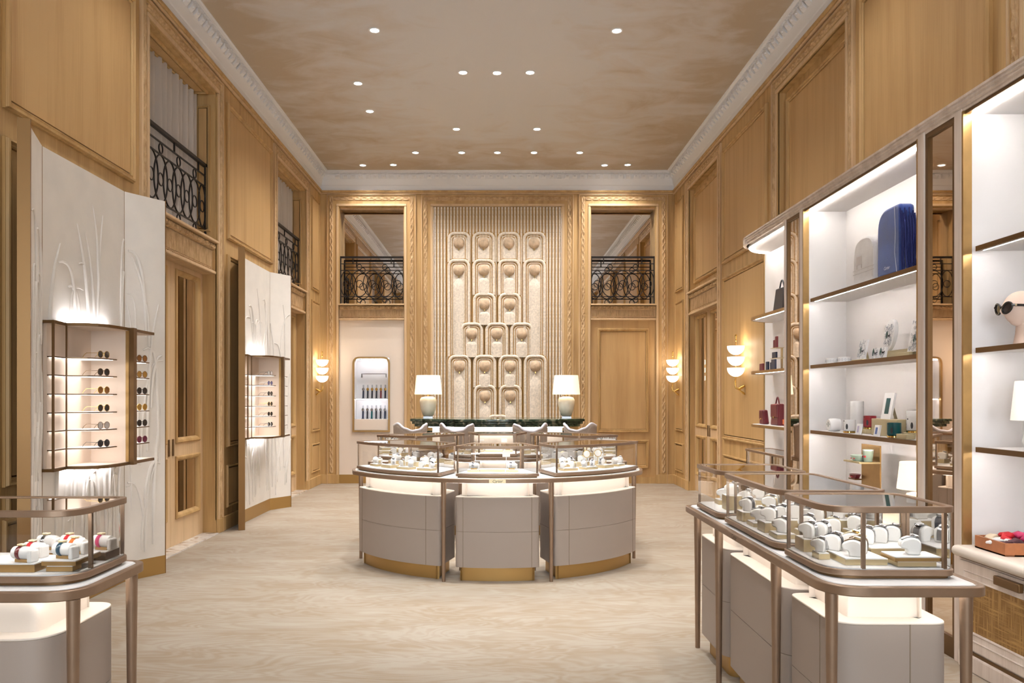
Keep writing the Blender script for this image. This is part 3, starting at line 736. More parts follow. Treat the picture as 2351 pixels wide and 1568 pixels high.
# ------------------------------------------------------------------ ceiling downlights
dl = thing('downlight', 'downlight', 'downlight')
MB().lathe([(.070, .001), (.072, -.004), (.068, -.009), (.060, -.010), (.050, -.0045)], 24, caps=False).build('trim_ring', 'porcelain', dl, smooth=40)
MB().lathe([(.056, -.0055), (.05, -.0045), (0, -.004)], 24, caps=False).build('lens', 'downlight_lens', dl)
PROTO.append(dl)
DL = [((860, 69), ''), ((1416, 70), ''), ((1063, 166), ''), ((1141, 167), ''), ((1217, 166), ''), ((822, 191), ''), ((849, 255), ''), ((1048, 296), ''), ((1233, 296), ''),
      ((954, 350), ''), ((1060, 350), ''), ((1142, 350), ''), ((1226, 350), ''), ((1331, 350), ''), ((833, 379), ''), ((903, 378), ''), ((1388, 379), ''), ((1441, 378), '')]
DLL = ['large left downlight nearest the camera', 'large right downlight nearest the camera', 'left of three downlights in a row over the round counter', 'middle of three downlights in a row over the round counter', 'right of three downlights in a row over the round counter',
       'downlight at the left edge, nearer of two', 'downlight at the left edge, farther of two', 'left of a pair of downlights before the end wall row', 'right of a pair of downlights before the end wall row',
       'leftmost of five downlights in the end row', 'second from left of five downlights in the end row', 'middle of five downlights in the end row', 'fourth from left of five downlights in the end row', 'rightmost of five downlights in the end row',
       'outermost left downlight by the end cornice', 'inner left downlight by the end cornice', 'inner right downlight by the end cornice', 'outermost right downlight by the end cornice']
POS = []
for ((px, py), _), lb in zip(DL, DLL):
    y = (ZC - EYE) * F / (CY - py); POS.append(((px - CX) * y / F, y, lb))
for x, cn in ((-2.35, 'far left'), (-.65, 'inner left'), (.65, 'inner right'), (2.35, 'far right')):  # out-of-view rows added for general fill; the first makes the floor pool
    for y, rn in ((6.8, 'first'), (4.9, 'second'), (3.6, 'third'), (1.4, 'fourth'), (-1.2, 'fifth')): POS.append((x, y, '%s unseen downlight of the %s row counted back from the round counter' % (cn, rn)))
for x, y, lb in POS:
    d = dup(dl, (x, y, ZC - .001), 0, lb, 'recessed ceiling downlights')
    L = bpy.data.lights.new('beam', 'SPOT'); L.energy = DOWN_W * (.55 if y > 13.5 else 1.0 if y > 8 else 1.0 if y > 5 else .46) * (.5 if y < 8 and abs(x) > 2 else 1.0); L.spot_size = math.radians(118 if y > 8 or abs(x) > 2 else 80 if y > 5 else 112); L.spot_blend = .9; L.shadow_soft_size = .05; L.color = WARM if y > 11 else (1.0, .985, .97)
    if 5 < y < 8 and abs(x) < 1: L.energy *= 3.2; L.spot_size = math.radians(52); L.color = (.93, .97, 1.0)
    o = bpy.data.objects.new('beam', L); COL.objects.link(o); o.location = (0, 0, -.02); o.parent = d

# ------------------------------------------------------------------ counters: table, pedestals, glass cases
ZTAB, ZRIM = 0.905, 0.868
def counter_table(label, P, legs, loc):
    t = thing('counter_table', label, 'table', (loc[0], loc[1], 0), group='bronze rimmed counter tables')
    MB().ring(P, inset(P, .03), ZRIM, ZTAB).build('rim', 'bronze', t, smooth=30, bevel=.004)
    MB().prism(inset(P, .029), ZRIM + .004, ZTAB - .003).build('tabletop', 'white_top', t)
    MB().prism(inset(P, .036), ZTAB - .004, ZTAB + .001).build('inlay', 'white_top', t)
    q = inset(P, .075); MB().ring(q, inset(q, .014), ZRIM - .008, ZRIM).build('led_strip', 'led_soft', t)
    for x, y in legs:
        MB().tube([(x, y, 0), (x, y, .45), (x, y, ZRIM)], [.0155, .019, .024], 14).build('leg', 'bronze', t, smooth=40)
    return t
def pedestal(label, P, loc, seams=(), neck=.085):
    t = thing('drawer_pedestal', label, 'cabinet', (loc[0], loc[1], 0), group='leather covered drawer pedestals')
    MB().prism(inset(P, .05), 0, .125).build('plinth', 'brass_plinth', t, smooth=30)
    MB().prism(P, .124, .434).build('lower_drawer', 'leather_taupe', t, smooth=30)
    MB().prism(inset(P, .004), .43, .444).build('shadow_gap', 'seam', t, smooth=30)
    MB().prism(P, .437, .732).build('upper_drawer', 'leather_taupe', t, smooth=30)
    MB().prism(P, .732, .741).build('ledge', 'leather_cream', t, smooth=30, bevel=.003)  # paler than the drawers: under-table light put into the ledge colour
    MB().prism(inset(P, neck), .741, ZRIM - .002).build('neck', 'leather_cream', t, smooth=30)
    for x, y in seams: MB().tube([(x, y, .126), (x, y, .735)], .0022, 6).build('seam', 'seam', t)
    return t
def showcase(label, P, loc, posts, z0=ZTAB + .001, top=1.184, group='bronze framed glass showcases'):
    """P is the rounded outline; posts are outline indices"""
    t = thing('glass_showcase', label, 'showcase', (loc[0], loc[1], z0), group=group)
    MB().prism(inset(P, .018), z0, z0 + .014).build('foot', 'bronze_dark', t, smooth=30)  # dark shadow gap below the base, its shade put into the colour
    MB().prism(P, z0 + .012, z0 + .036).build('base', 'bronze', t, smooth=30, bevel=.003)
    MB().prism(inset(P, .012), z0 + .036, z0 + .040).build('deck', 'white_deck', t, smooth=30)
    g = inset(P, .009); n = len(P)
    for a, b in zip(posts, posts[1:] + [posts[0] + n]):
        MB().ribbon([g[i % n] for i in range(a, b + 1)], z0 + .038, top - .022).build('glass_pane', 'glass', t, smooth=40, recalc=False)
    c = inset(P, .017)
    for i in posts:
        x, y = c[i % n]; d = Vector(P[(i+1) % n]) - Vector(P[i-1]); a = math.atan2(d.y, d.x)
        m = MB(); m.box(-.0068, .0068, -.0068, .0068, z0 + .038, top - .02)
        m.v = [(x + p*math.cos(a) - q*math.sin(a), y + p*math.sin(a) + q*math.cos(a), z) for p, q, z in m.v]; m.build('post', 'bronze', t)
    MB().ring(P, inset(P, .026), top - .024, top).build('top_frame', 'bronze', t, smooth=30, bevel=.002)
    MB().prism(inset(P, .02), top - .008, top - .004).build('top_pane', 'glass_top', t)
    q = inset(P, .027); MB().ring(q, inset(q, .006), top - .021, top - .012).build('led_strip', 'led_case', t)
    return t

RC = (0, 8.49)
pol = lambda R, th, s: (R * math.sin(th), RC[1] - s * R * math.cos(th))
D = math.radians
def centre_poly(R, a, s, inner):
    P = [(*pol(R, D(-a + 2*a*k/10), s), 0) for k in range(11)]
    P[0] = (*P[0][:2], .05); P[-1] = (*P[-1][:2], .05)
    P += [(inner[0], RC[1] - s*inner[1], .03), (-inner[0], RC[1] - s*inner[1], .03)]
    return P if s > 0 else P[::-1]
def side_poly(R, a0, a1, s, C, B, left):
    P = [(*pol(R, D(-a0 + (a0-a1)*k/18), s), 0) for k in range(19)]
    P[0] = (*P[0][:2], .06); P[-1] = (*P[-1][:2], .09)
    P += [(-C[0], RC[1] - s*C[1], .04), (-B[0], RC[1] - s*B[1], .05)]
    if not left: P = [(-x, y, r) for x, y, r in P]
    flip = (s < 0) != (not left)
    return P[::-1] if flip else P
# posts are at the rounded corners: find the outline vertices nearest the corner points
def corner_idx(P, pts):
    return sorted(min(range(len(P)), key=lambda i: (P[i][0]-x)**2 + (P[i][1]-y)**2) for x, y in pts)
RING = []
for s, who in ((1, 'front'), (-1, 'rear')):
    tab = [(*pol(1.585, D(-61 + 122*k/40), s), 0) for k in range(41)]
    tab += [(1.43, RC[1] - s*.56, .06), (1.43, RC[1] - s*.30, .12), (.84, RC[1] - s*.26, .1), (.42, RC[1] - s*.95, .08), (-.42, RC[1] - s*.95, .08), (-.84, RC[1] - s*.26, .1), (-1.43, RC[1] - s*.30, .12), (-1.43, RC[1] - s*.56, .06)]
    if s < 0: tab = tab[::-1]
    legs = [(q*.469, RC[1] - s*1.46) for q in (-1, 1)] + [(q*1.363, RC[1] - s*.44) for q in (-1, 1)] + [(q*.34, RC[1] - s*1.0) for q in (-1, 1)]
    tb = counter_table('crescent white topped counter table, %s half of the round island' % who, rounded(tab), legs, (0, RC[1] - s*1.2))
    if s > 0:
        m = MB()
        ang = [D(-2.6 + 5.2*k/6) for k in range(7)]
        m._strip([(*pol(1.5875, a, 1),) for a in ang], [(*pol(1.584, a, 1),) for a in ang], ZRIM + .004, ZTAB - .004); m.build('name_plate', 'champagne', tb)
        text('Cartier', 'lettering', 'text_bronze', .034, tb, lambda x, y, h: Vector((x, RC[1] - math.sqrt(1.5885**2 - x*x), ZRIM + .0185 + y)))
    for kind in ('left', 'centre', 'right'):
        if kind == 'centre':
            P = rounded(centre_poly(1.52, 14.2, s, (.235, .985))); Pp = rounded(centre_poly(1.50, 14.4, s, (.24, .97)))
            cs = [(x, RC[1] - s*y) for x, y in ((-.36, 1.46), (.36, 1.46), (.235, .985), (-.235, .985))]
            sm = [(q*.30, RC[1] - s*1.4695) for q in (-1, 1)]; c = (0, RC[1] - s*1.25)
        else:
            q = -1 if kind == 'left' else 1
            P = rounded(side_poly(1.52, 65, 19, s, (.375, .996), (.888, .33), kind == 'left')); Pp = rounded(side_poly(1.50, 64, 19.5, s, (.39, .98), (.90, .34), kind == 'left'))
            cs = [(q*x, RC[1] - s*y) for x, y in ((1.365, .66), (.52, 1.41), (.375, .996), (.888, .33))]
            sm = [(q*1.5005*math.sin(D(25)), RC[1] - s*1.5005*math.cos(D(25))), (q*1.5005*math.sin(D(60)), RC[1] - s*1.5005*math.cos(D(60)))]; c = (q*.85, RC[1] - s*.95)
        side = {'left': 'left', 'centre': 'middle', 'right': 'right'}[kind]
        pedestal('taupe leather drawer pedestal under the %s case of the %s crescent' % (side, who), Pp, c, sm)
        sc = showcase('glass jewellery case, %s of three on the %s crescent of the round island' % (side, who), P, c, corner_idx(P, cs))
        RING.append((s, kind, sc))
DECK = ZTAB + .042

# right foreground counter
RX0, RX1 = 1.255, 1.765
P = rounded(rect(1.215, 1.82, 2.955, 5.28, (.17, .08, .1, .1)), 7)
rt = counter_table('long white topped counter table in the right foreground', P, [(1.265, 3.05), (1.245, 3.60), (1.245, 4.53), (1.285, 5.17), (1.768, 3.04), (1.77, 3.6), (1.77, 4.53), (1.75, 5.17)], (1.52, 4.1))
MB().box(1.2125, 1.216, 4.02, 4.24, ZRIM + .004, ZTAB - .004).build('name_plate', 'bronze', rt)
text('Cartier', 'lettering', 'text_bronze', .034, rt, lambda x, y, h: Vector((1.212, 4.13 - x, ZRIM + .0185 + y)))
RCASE = []
for nm, y0, y1, r in (('nearest', 3.08, 3.56, (.15, .06, .09, .05)), ('middle', 3.63, 4.49, (.12, .06, .09, .05)), ('farthest', 4.57, 5.11, (.1, .06, .09, .05))):
    P = rounded(rect(RX0, RX1, y0, y1, r), 7); Pp = rounded(rect(RX0 + .03, RX1 - .035, y0 - .005, y1, (.12, .07, .06, .06)), 7)
    pedestal('taupe leather drawer pedestal under the %s case of the right counter' % nm, Pp, ((RX0 + RX1) / 2, (y0 + y1) / 2), [(RX0 + .0297, y0 + .13), (RX1 - .19, y0 - .0053)])
    k = [(RX0 + .16, y0), (RX1 - .05, y0), (RX1, y1 - .1), (RX0, y1 - .04)]
    RCASE.append(showcase('glass watch case, %s of three on the right foreground counter' % nm, P, ((RX0 + RX1) / 2, (y0 + y1) / 2), corner_idx(P, k)))
# left foreground counter
P = rounded(rect(-3.0, -1.495, 2.875, 3.465, (.1, .16, .09, .1)), 7)
counter_table('white topped counter table cut off at the lower left corner', P, [(-1.545, 2.935), (-1.525, 3.36), (-2.95, 2.935), (-2.95, 3.4)], (-2.2, 3.17))
Pp = rounded(rect(-2.7, -1.60, 2.87, 3.40, (.1, .14, .09, .06)), 7)
pedestal('taupe leather drawer pedestal under the left foreground counter', Pp, (-2.1, 3.15), [(-1.78, 2.8697)])
P = rounded(rect(-2.75, -1.55, 2.965, 3.425, (.1, .14, .08, .06)), 7)
showcase('glass watch case on the left foreground counter', P, (-2.15, 3.2), corner_idx(P, [(-1.55, 3.10), (-1.57, 3.39), (-2.72, 3.4), (-2.72, 2.98)]))

# ------------------------------------------------------------------ watches, cushions, risers
def blob(pts, seg=4): return rounded([(x, z, r) for x, z, r in pts], seg)
wc = thing('watch_on_cushion', 'watch', 'watch')
prof = blob([(-.030, 0, .008), (.016, 0, .008), (.016, .022, .012), (.040, .024, .016), (.042, .052, .02), (.0, .070, .03), (-.034, .058, .022), (-.034, .02, .014)])
m = MB(lambda x, y, z: (x, z, y)); m.prism(prof, -.026, .026); m.build('cushion', 'cushion', wc, smooth=40, bevel=.006)
top = [(-.036, .012), (-.037, .035), (-.034, .052), (-.024, .064), (-.006, .071), (.014, .067), (.034, .058)]
m = MB(lambda x, y, z: (x, z, y)); m._strip([(x, z + .002) for x, z in top], [(x, z - .001) for x, z in top], -.0115, .0115); m.build('strap', 'steel', wc, smooth=50)
m = MB(); m.lathe([(.013, 0), (.017, .002), (.017, .006), (.013, .008), (0, .0085)], 16)
m.v = [(x*.94 - .014 - z*.2, y, z + .0685 + x*.22) for x, y, z in m.v]; cs_ = m.build('case', 'steel', wc, smooth=40)
m = MB(); m.lathe([(.0125, .0088), (0, .009)], 16, caps=False); m.v = [(x*.94 - .014 - z*.2, y, z + .0685 + x*.22) for x, y, z in m.v]; m.build('dial', 'porcelain', cs_)
PROTO.append(wc)
wr2 = thing('watch_on_roll', 'watch', 'watch')
m = MB(); m.lathe([(.018, -.042), (.0235, -.038), (.0245, 0), (.0235, .038), (.018, .042)], 20); m.v = [(z, x, y + .034) for x, y, z in m.v]; m.build('roll', 'cushion', wr2, smooth=40)
MB().box(.034, .052, -.022, .022, 0, .048).build('end_block', 'cushion', wr2, bevel=.006)
MB().box(-.026, .03, -.014, .014, 0, .012).build('foot', 'brass_satin', wr2)
m = MB(); k = 20; m.tube([(-.008, .0262*math.cos(2*PI*i/k), .034 + .0262*math.sin(2*PI*i/k)) for i in range(k)], .0022, 6, closed=True)
m.v = [(-.008 + (x + .008)*4.2, y, z) for x, y, z in m.v]; m.build('strap', 'burgundy_watch', wr2, smooth=50)
m = MB(); m.box(-.02, .004, -.012, .012, .060, .068); m.build('case', 'champagne', wr2, bevel=.003)
PROTO.append(wr2)
def riser(x0, x1, y0, y1, z0, z1, label, rz=0, m='champagne', group='brass display risers'):
    t = thing('display_riser', label, 'riser', ((x0+x1)/2, (y0+y1)/2, z0), rz, group)
    hx, hy, h = (x1-x0)/2, (y1-y0)/2, z1-z0
    a = MB().box(-hx, hx, -hy, hy, 0, h - .004).build('block', m, None); a.parent = t
    b = MB().box(-hx + .002, hx - .002, -hy + .002, hy - .002, h - .004, h).build('pad', 'white_deck', None); b.parent = t
    return t
STR = ['steel', 'steel', 'steel', 'black_leather', 'steel', 'navy', 'champagne', 'bronze_dark']
NEARW = {'nearest': 0, 'middle': 1, 'farthest': 2}
# right counter: nearest case
riser(1.55, 1.70, 3.12, 3.20, DECK, DECK + .022, 'low brass riser at the front right of the nearest watch case')
riser(1.535, 1.715, 3.11, 3.23, DECK + .022, DECK + .040, 'white topped brass tray carrying a single watch in the nearest case', m='brass_satin')
riser(1.36, 1.525, 3.15, 3.40, DECK, DECK + .026, 'wide white topped brass riser in the middle of the nearest watch case')
riser(1.30, 1.345, 3.26, 3.33, DECK, DECK + .026, 'small brass block at the left front of the nearest watch case')
riser(1.30, 1.42, 3.42, 3.52, DECK, DECK + .055, 'tall brass block at the left rear of the nearest watch case')
riser(1.53, 1.72, 3.30, 3.50, DECK, DECK + .040, 'brass riser at the right rear of the nearest watch case')
def watch(x, y, z, rz, st, label, grp, cs='steel', s=1.0): return dup(wc, (x, y, z), rz, label, grp, {'strap': st, 'case': cs}, s)
watch(1.625, 3.17, DECK + .040, 2.9, 'steel', 'steel watch alone on a brass tray at the front right of the nearest case', 'watches in the nearest right case')
watch(1.415, 3.20, DECK + .026, 2.6, 'bronze_dark', 'watch with a brown strap leaning at the front of the nearest case', 'watches in the nearest right case', 'champagne')
watch(1.465, 3.27, DECK + .026, 2.6, 'bronze_dark', 'watch with a brown strap behind the front one in the nearest case', 'watches in the nearest right case', 'champagne')
watch(1.48, 3.36, DECK + .026, 2.5, 'champagne', 'gold bracelet watch at the back of the wide riser, nearest case', 'watches in the nearest right case', 'gold_polished')
watch(1.39, 3.33, DECK + .026, 2.4, 'black_leather', 'watch with a black strap in the middle of the nearest case', 'watches in the nearest right case')
watch(1.335, 3.45, DECK + .055, 2.2, 'steel', 'steel watch on the tall brass block, left of a pair', 'watches in the nearest right case')
watch(1.395, 3.46, DECK + .055, 2.2, 'steel', 'steel watch on the tall brass block, right of a pair', 'watches in the nearest right case')
for i in range(3): watch(1.555 + .07*i, 3.40 + .03*i, DECK + .040, 2.6, STR[i], '%s steel watch in the rear right row of the nearest case' % ['left', 'middle', 'right'][i], 'watches in the rear row of the nearest case')
watch(1.32, 3.30, DECK + .026, 2.4, 'steel', 'steel watch on the small brass block, nearest case', 'watches in the nearest right case', s=.8)
# middle case
ORD = ['front', 'second', 'third', 'rear']
for j, (y, zz) in enumerate(((3.79, .022), (3.96, .05), (4.13, .022), (4.31, .05))):
    for i, x in enumerate((1.34, 1.46, 1.58, 1.69)):
        riser(x - .045, x + .045, y - .055, y + .055, DECK, DECK + zz + .012*(i % 2), '%s brass riser in the %s row of the middle watch case' % (['leftmost', 'second', 'third', 'rightmost'][i], ORD[j]), group='brass risers in the middle watch case')
        watch(x, y + .005, DECK + zz + .012*(i % 2), 2.3 + .25*((i + j) % 3), STR[(i*3 + j) % 8], '%s %s watch on a white cushion, %s row of the middle case' % (['leftmost', 'second', 'third', 'rightmost'][i], {'steel': 'steel', 'black_leather': 'black strapped', 'navy': 'navy strapped', 'champagne': 'gold', 'bronze_dark': 'brown strapped'}[STR[(i*3 + j) % 8]], ORD[j]), 'watches in the middle right case')
# farthest case
for i, (x, y) in enumerate(((1.38, 4.74), (1.50, 4.86), (1.62, 4.74), (1.40, 4.98), (1.62, 4.98))):
    riser(x - .045, x + .045, y - .05, y + .05, DECK, DECK + (.085 if i == 0 else .03), ['tall', 'middle', 'right front', 'left rear', 'right rear'][i] + ' brass riser in the farthest case of the right counter', group='brass risers in the farthest watch case')
    watch(x, y, DECK + (.085 if i == 0 else .03), 2.5, STR[i], ['steel watch on the tallest riser of the farthest case', 'steel watch in the middle of the farthest case', 'steel watch at the right front of the farthest case', 'black strapped watch at the left rear of the farthest case', 'steel watch at the right rear of the farthest case'][i], 'watches in the farthest right case')
# left counter
LG = 'watches in the left foreground case'
riser(-1.94, -1.735, 3.02, 3.20, DECK, DECK + .032, 'long brass riser at the front of the left case', m='brass_satin')
riser(-1.70, -1.60, 3.035, 3.10, DECK, DECK + .022, 'lower brass block beside the front post of the left case', m='brass_satin')
riser(-1.715, -1.585, 3.03, 3.22, DECK + .0225, DECK + .042, 'white topped brass tray stacked on a lower block in the left case', m='brass_satin')
riser(-1.66, -1.575, 3.24, 3.36, DECK, DECK + .034, 'dark brass riser at the rear right of the left case', m='bronze_dark')
riser(-1.90, -1.69, 3.24, 3.36, DECK, DECK + .034, 'brass riser at the rear middle of the left case', m='brass_satin')
def roll(x, y, z, st, label, rz=-.25): return dup(wr2, (x, y, z), rz, label, LG, {'strap': st})
roll(-1.80, 3.06, DECK + .032, 'burgundy_watch', 'watch with a wine red strap on a cream roll, front of the left case')
roll(-1.81, 3.15, DECK + .032, 'scarf_red', 'watch with a red strap behind the front one, left case')
roll(-1.655, 3.08, DECK + .042, 'blue_strap', 'watch with a glossy dark blue strap beside the front post, left case')
roll(-1.655, 3.17, DECK + .042, 'orange_strap', 'watch with an orange strap behind the blue one, left case')
roll(-1.745, 3.30, DECK + .034, 'scarf_red', 'watch with a bright red strap in the middle rear of the left case')
roll(-1.84, 3.30, DECK + .034, 'steel', 'steel watch on a cream roll at the rear of the left case')
roll(-1.615, 3.30, DECK + .034, 'scarf_pink', 'watch with a magenta strap at the rear right of the left case')
# round island cases
def ring_items(s, kind, who, seed):
    rnd = random.Random(seed); side = {'left': 'left', 'centre': 'middle', 'right': 'right'}[kind]
    nm = '%s case of the %s crescent' % (side, who)
    if kind == 'centre':
        for x0, x1, y0, y1, h in ((-.265, -.155, 1.30, 1.40, .022), (-.15, .065, 1.28, 1.40, .026), (.075, .185, 1.30, 1.40, .022)):
            riser(x0, x1, RC[1] - s*(y1+y0)/2 - .05, RC[1] - s*(y1+y0)/2 + .05, DECK, DECK + h, '%s brass tray in the %s' % ({-.265: 'left', -.15: 'long', .075: 'right'}[x0], nm))
        for x, st, w in ((-.21, 'steel', 'left'), (.125, 'steel', 'right')):
            dup(wr2, (x, RC[1] - s*1.35, DECK + .022), 0, 'bracelet on a cream roll at the %s of the %s' % (w, nm), 'pieces in the round island cases', {'strap': st, 'case': 'steel'})
        for x, w in ((-.2, 'left'), (.08, 'right')):
            t = thing('earring_stand', 'slim white earring stand at the %s of the %s' % (w, nm), 'stand', (x, RC[1] - s*1.18, DECK))
            a = MB().lathe([(.022, 0), (.022, .004), (.003, .006), (.003, .15)], 12).build('stem', 'porcelain', None, smooth=40); a.parent = t
            b = MB().box(-.035, .035, -.006, .006, .12, .17) if w == 'right' else MB().box(-.04, .04, -.006, .006, .142, .156)
            b = b.build('card', 'cushion', None, bevel=.003); b.parent = t
        return
    q = -1 if kind == 'left' else 1
    TRY = ['first outer row', 'second outer row', 'third outer row', 'last outer row', 'first inner row', 'middle inner row', 'last inner row']
    for i, (th, R, h) in enumerate(((28, 1.36, .024), (38, 1.36, .024), (48, 1.36, .03), (58, 1.36, .024), (33, 1.18, .045), (46, 1.15, .05), (60, 1.15, .045))):
        x, y = q*R*math.sin(D(th)), RC[1] - s*R*math.cos(D(th))
        riser(x - .075, x + .075, y - .05, y + .05, DECK, DECK + h, '%s brass tray in the %s' % (TRY[i], nm), rz=s*q*D(th), group='brass trays in the round island cases')
        for j in range(2 if i != 2 else 1):
            a = D(th + (j - .5)*4.4)
            dup(wc, (q*R*math.sin(a), RC[1] - s*R*math.cos(a), DECK + h), rnd.uniform(0, 6.28), '%s cushion on the %s tray of the %s' % (['inner', 'outer'][j], TRY[i], nm), 'jewellery cushions in the %s' % nm,
                {'strap': rnd.choice(['steel', 'champagne', 'cushion', 'steel']), 'case': 'steel', 'dial': 'porcelain'}, rnd.uniform(.75, .95))
    for th, w in ((42, 'inner'), (50, 'outer')):
        if kind == 'right':
            x, y = q*1.25*math.sin(D(th)), RC[1] - s*1.25*math.cos(D(th))
            t = thing('bangle_stand', '%s raised cream bangle stand in the %s' % (w, nm), 'stand', (x, y, DECK))
            a = MB().lathe([(.02, 0), (.02, .004), (.004, .006), (.004, .11)], 12).build('stem', 'champagne', None, smooth=40); a.parent = t
            m = MB(); m.lathe([(.02, -.03), (.03, -.028), (.032, .028), (.022, .03)], 20); m.v = [(x_*.9, z_, y_ + .13) for x_, y_, z_ in m.v]; a = m.build('drum', 'cushion', None, smooth=40); a.parent = t
            m = MB(); m.tube([(.034*math.cos(2*PI*i/20), -.012, .13 + .034*math.sin(2*PI*i/20)) for i in range(20)], .003, 6, closed=True); a = m.build('bangle', 'gold_polished', None, smooth=50); a.parent = t
for i, (s, kind, sc) in enumerate(RING): ring_items(s, kind, 'front' if s > 0 else 'rear', i)

# ------------------------------------------------------------------ bar with marble top, lamps, stools
BY = 14.55; BR = 2.6
def barc(R, hw, n=24): return [(R*math.sin(a), BY - R*math.cos(a)) for a in [math.asin(hw/R)*(-1 + 2*k/n) for k in range(n+1)]]
br = thing('marble_bar', 'curved bar with a dark green marble top and cream front', 'counter', (0, 12.4, 0))
def slab(hw, R, back, z0, z1, nm, m):
    f = barc(R, hw); P = [(x, y, 0) for x, y in f] + [(hw, back, .04), (-hw, back, .04)]
    return MB().prism(rounded(P), z0, z1).build(nm, m, br, smooth=30, bevel=.008)
slab(1.335, BR, 13.25, 1.245, 1.285, 'marble_top', 'green_marble')
slab(1.31, BR - .03, 13.22, 1.205, 1.245, 'marble_edge', 'green_marble')
slab(1.27, BR - .06, 13.2, 1.165, 1.205, 'marble_edge', 'green_marble')
f = barc(BR - .22, 1.0, 16)
for k in range(4):
    MB()._strip([(x, y) for x, y in f[k*4:k*4+5]], [(x, y + .04) for x, y in f[k*4:k*4+5]], .12, 1.165).build('front_panel', 'leather_cream', br, smooth=40)
MB()._strip([(x, y + .02) for x, y in f], [(x, y + .06) for x, y in f], 0, .12).build('kick_plate', 'brass_plinth', br)
q = barc(BR - .12, 1.05); MB()._strip(q, [(x, y + .02) for x, y in q], 1.153, 1.163).build('led_strip', 'led_warm', br)
for sgn in (-1, 1):
    MB().box(sgn*1.14 - .13, sgn*1.14 + .13, 12.75, 13.15, 0, 1.165).build('end_pier', 'brass_satin', br)
    MB().box(sgn*1.14 - .16, sgn*1.14 + .16, 12.70, 13.18, 1.05, 1.085).build('side_shelf', 'green_marble', br, bevel=.006)
def lamp_parts(t, on=True, s=1.0, base='ceramic_cream', shade=None):
    B = lambda m, n, mt, sm=40: setattr(m.build(n, mt, None, smooth=sm), 'parent', t)
    B(MB().box(-.075*s, .075*s, -.075*s, .075*s, 0, .022*s), 'foot', 'steel' if base == 'ceramic_cream' else 'brass_satin', 0)
    B(MB().lathe([(.06*s, .022*s), (.085*s, .04*s), (.12*s, .14*s), (.137*s, .24*s), (.135*s, .29*s), (.115*s, .325*s), (.06*s, .338*s), (.02*s, .34*s)], 28), 'base', base)
    B(MB().lathe([(.008*s, .335*s), (.008*s, .42*s)], 10), 'stem', 'brass')
    B(MB().lathe([(.220*s, .375*s), (.2215*s, .376*s), (.190*s, .679*s), (.1885*s, .68*s), (.2185*s, .377*s)], 32, caps=False), 'shade', shade or ('lampshade' if on else 'lampshade_off_glow'))
    if on:
        L = bpy.data.lights.new('bulb', 'POINT'); L.energy = 9*s; L.color = (1, .80, .55); L.shadow_soft_size = .05
        o = bpy.data.objects.new('bulb', L); COL.objects.link(o); o.location = (0, 0, .52*s); o.parent = t
for x, w in ((-1.11, 'left'), (1.105, 'right')):
    t = thing('table_lamp', 'glowing table lamp with a cream ceramic base on the %s end of the bar' % w, 'lamp', (x, 12.93, 1.285), group='cream table lamps on the bar'); lamp_parts(t)
st = thing('bar_stool', 'stool', 'stool')
def shell(a, b):
    th = D(-100 + 200*a); x = math.sin(th); y = -math.cos(th)
    K = [(0, .47), (.15, .50), (.30, .43), (.42, .395), (.55, .41), (.70, .475), (.82, .49), (.93, .44), (1, .36)]
    j = max(i for i in range(len(K) - 1) if a >= K[i][0] - 1e-6); s = (a - K[j][0])/(K[j+1][0] - K[j][0]); s = s*s*(3 - 2*s); hgt = K[j][1] + (K[j+1][1] - K[j][1])*s
    z = .74 + hgt*b
    return (x*.215*(1 + .08*b), y*.20*(1 + .12*b), z)
m = MB().grid(28, 8, shell); o = m.build('back_shell', 'weave', None, smooth=60, recalc=False); o.parent = st
sd = o.modifiers.new('thick', 'SOLIDIFY'); sd.thickness = .03; sd.offset = 0
o = MB().tube([shell(k/28, 1.0) for k in range(29)], .019, 8).build('top_piping', 'chair_edge', None, smooth=50); o.parent = st
o = MB().lathe([(.16, .70), (.20, .715), (.205, .76), (.18, .785), (0, .79)], 24).build('seat', 'weave', None, smooth=40); o.parent = st
for x, y in ((-.15, -.13), (.15, -.13), (-.15, .13), (.15, .13)):
    o = MB().tube([(x*1.3, y*1.3, 0), (x, y, .71)], [.012, .016], 10).build('leg', 'bronze', None, smooth=40); o.parent = st
o = MB().tube([(.175*math.cos(2*PI*k/20), .155*math.sin(2*PI*k/20), .30) for k in range(20)], .008, 6, closed=True).build('foot_ring', 'bronze', None, smooth=40); o.parent = st
PROTO.append(st)
for x, y, rz, lb in ((-1.25, 11.55, .5, 'leftmost'), (-.57, 11.35, .15, 'second from left'), (.46, 11.35, -.15, 'third from left'), (1.19, 11.55, -.6, 'rightmost')):
    dup(st, (x, y, 0), rz, '%s of four woven bar stools with a wavy backrest' % lb, 'woven bar stools')
    if rz < 0:
        for c in [c for c in COL.objects if c.type == 'EMPTY' and c.get('label', '').startswith(lb)]: c.scale = (-1, 1, 1)

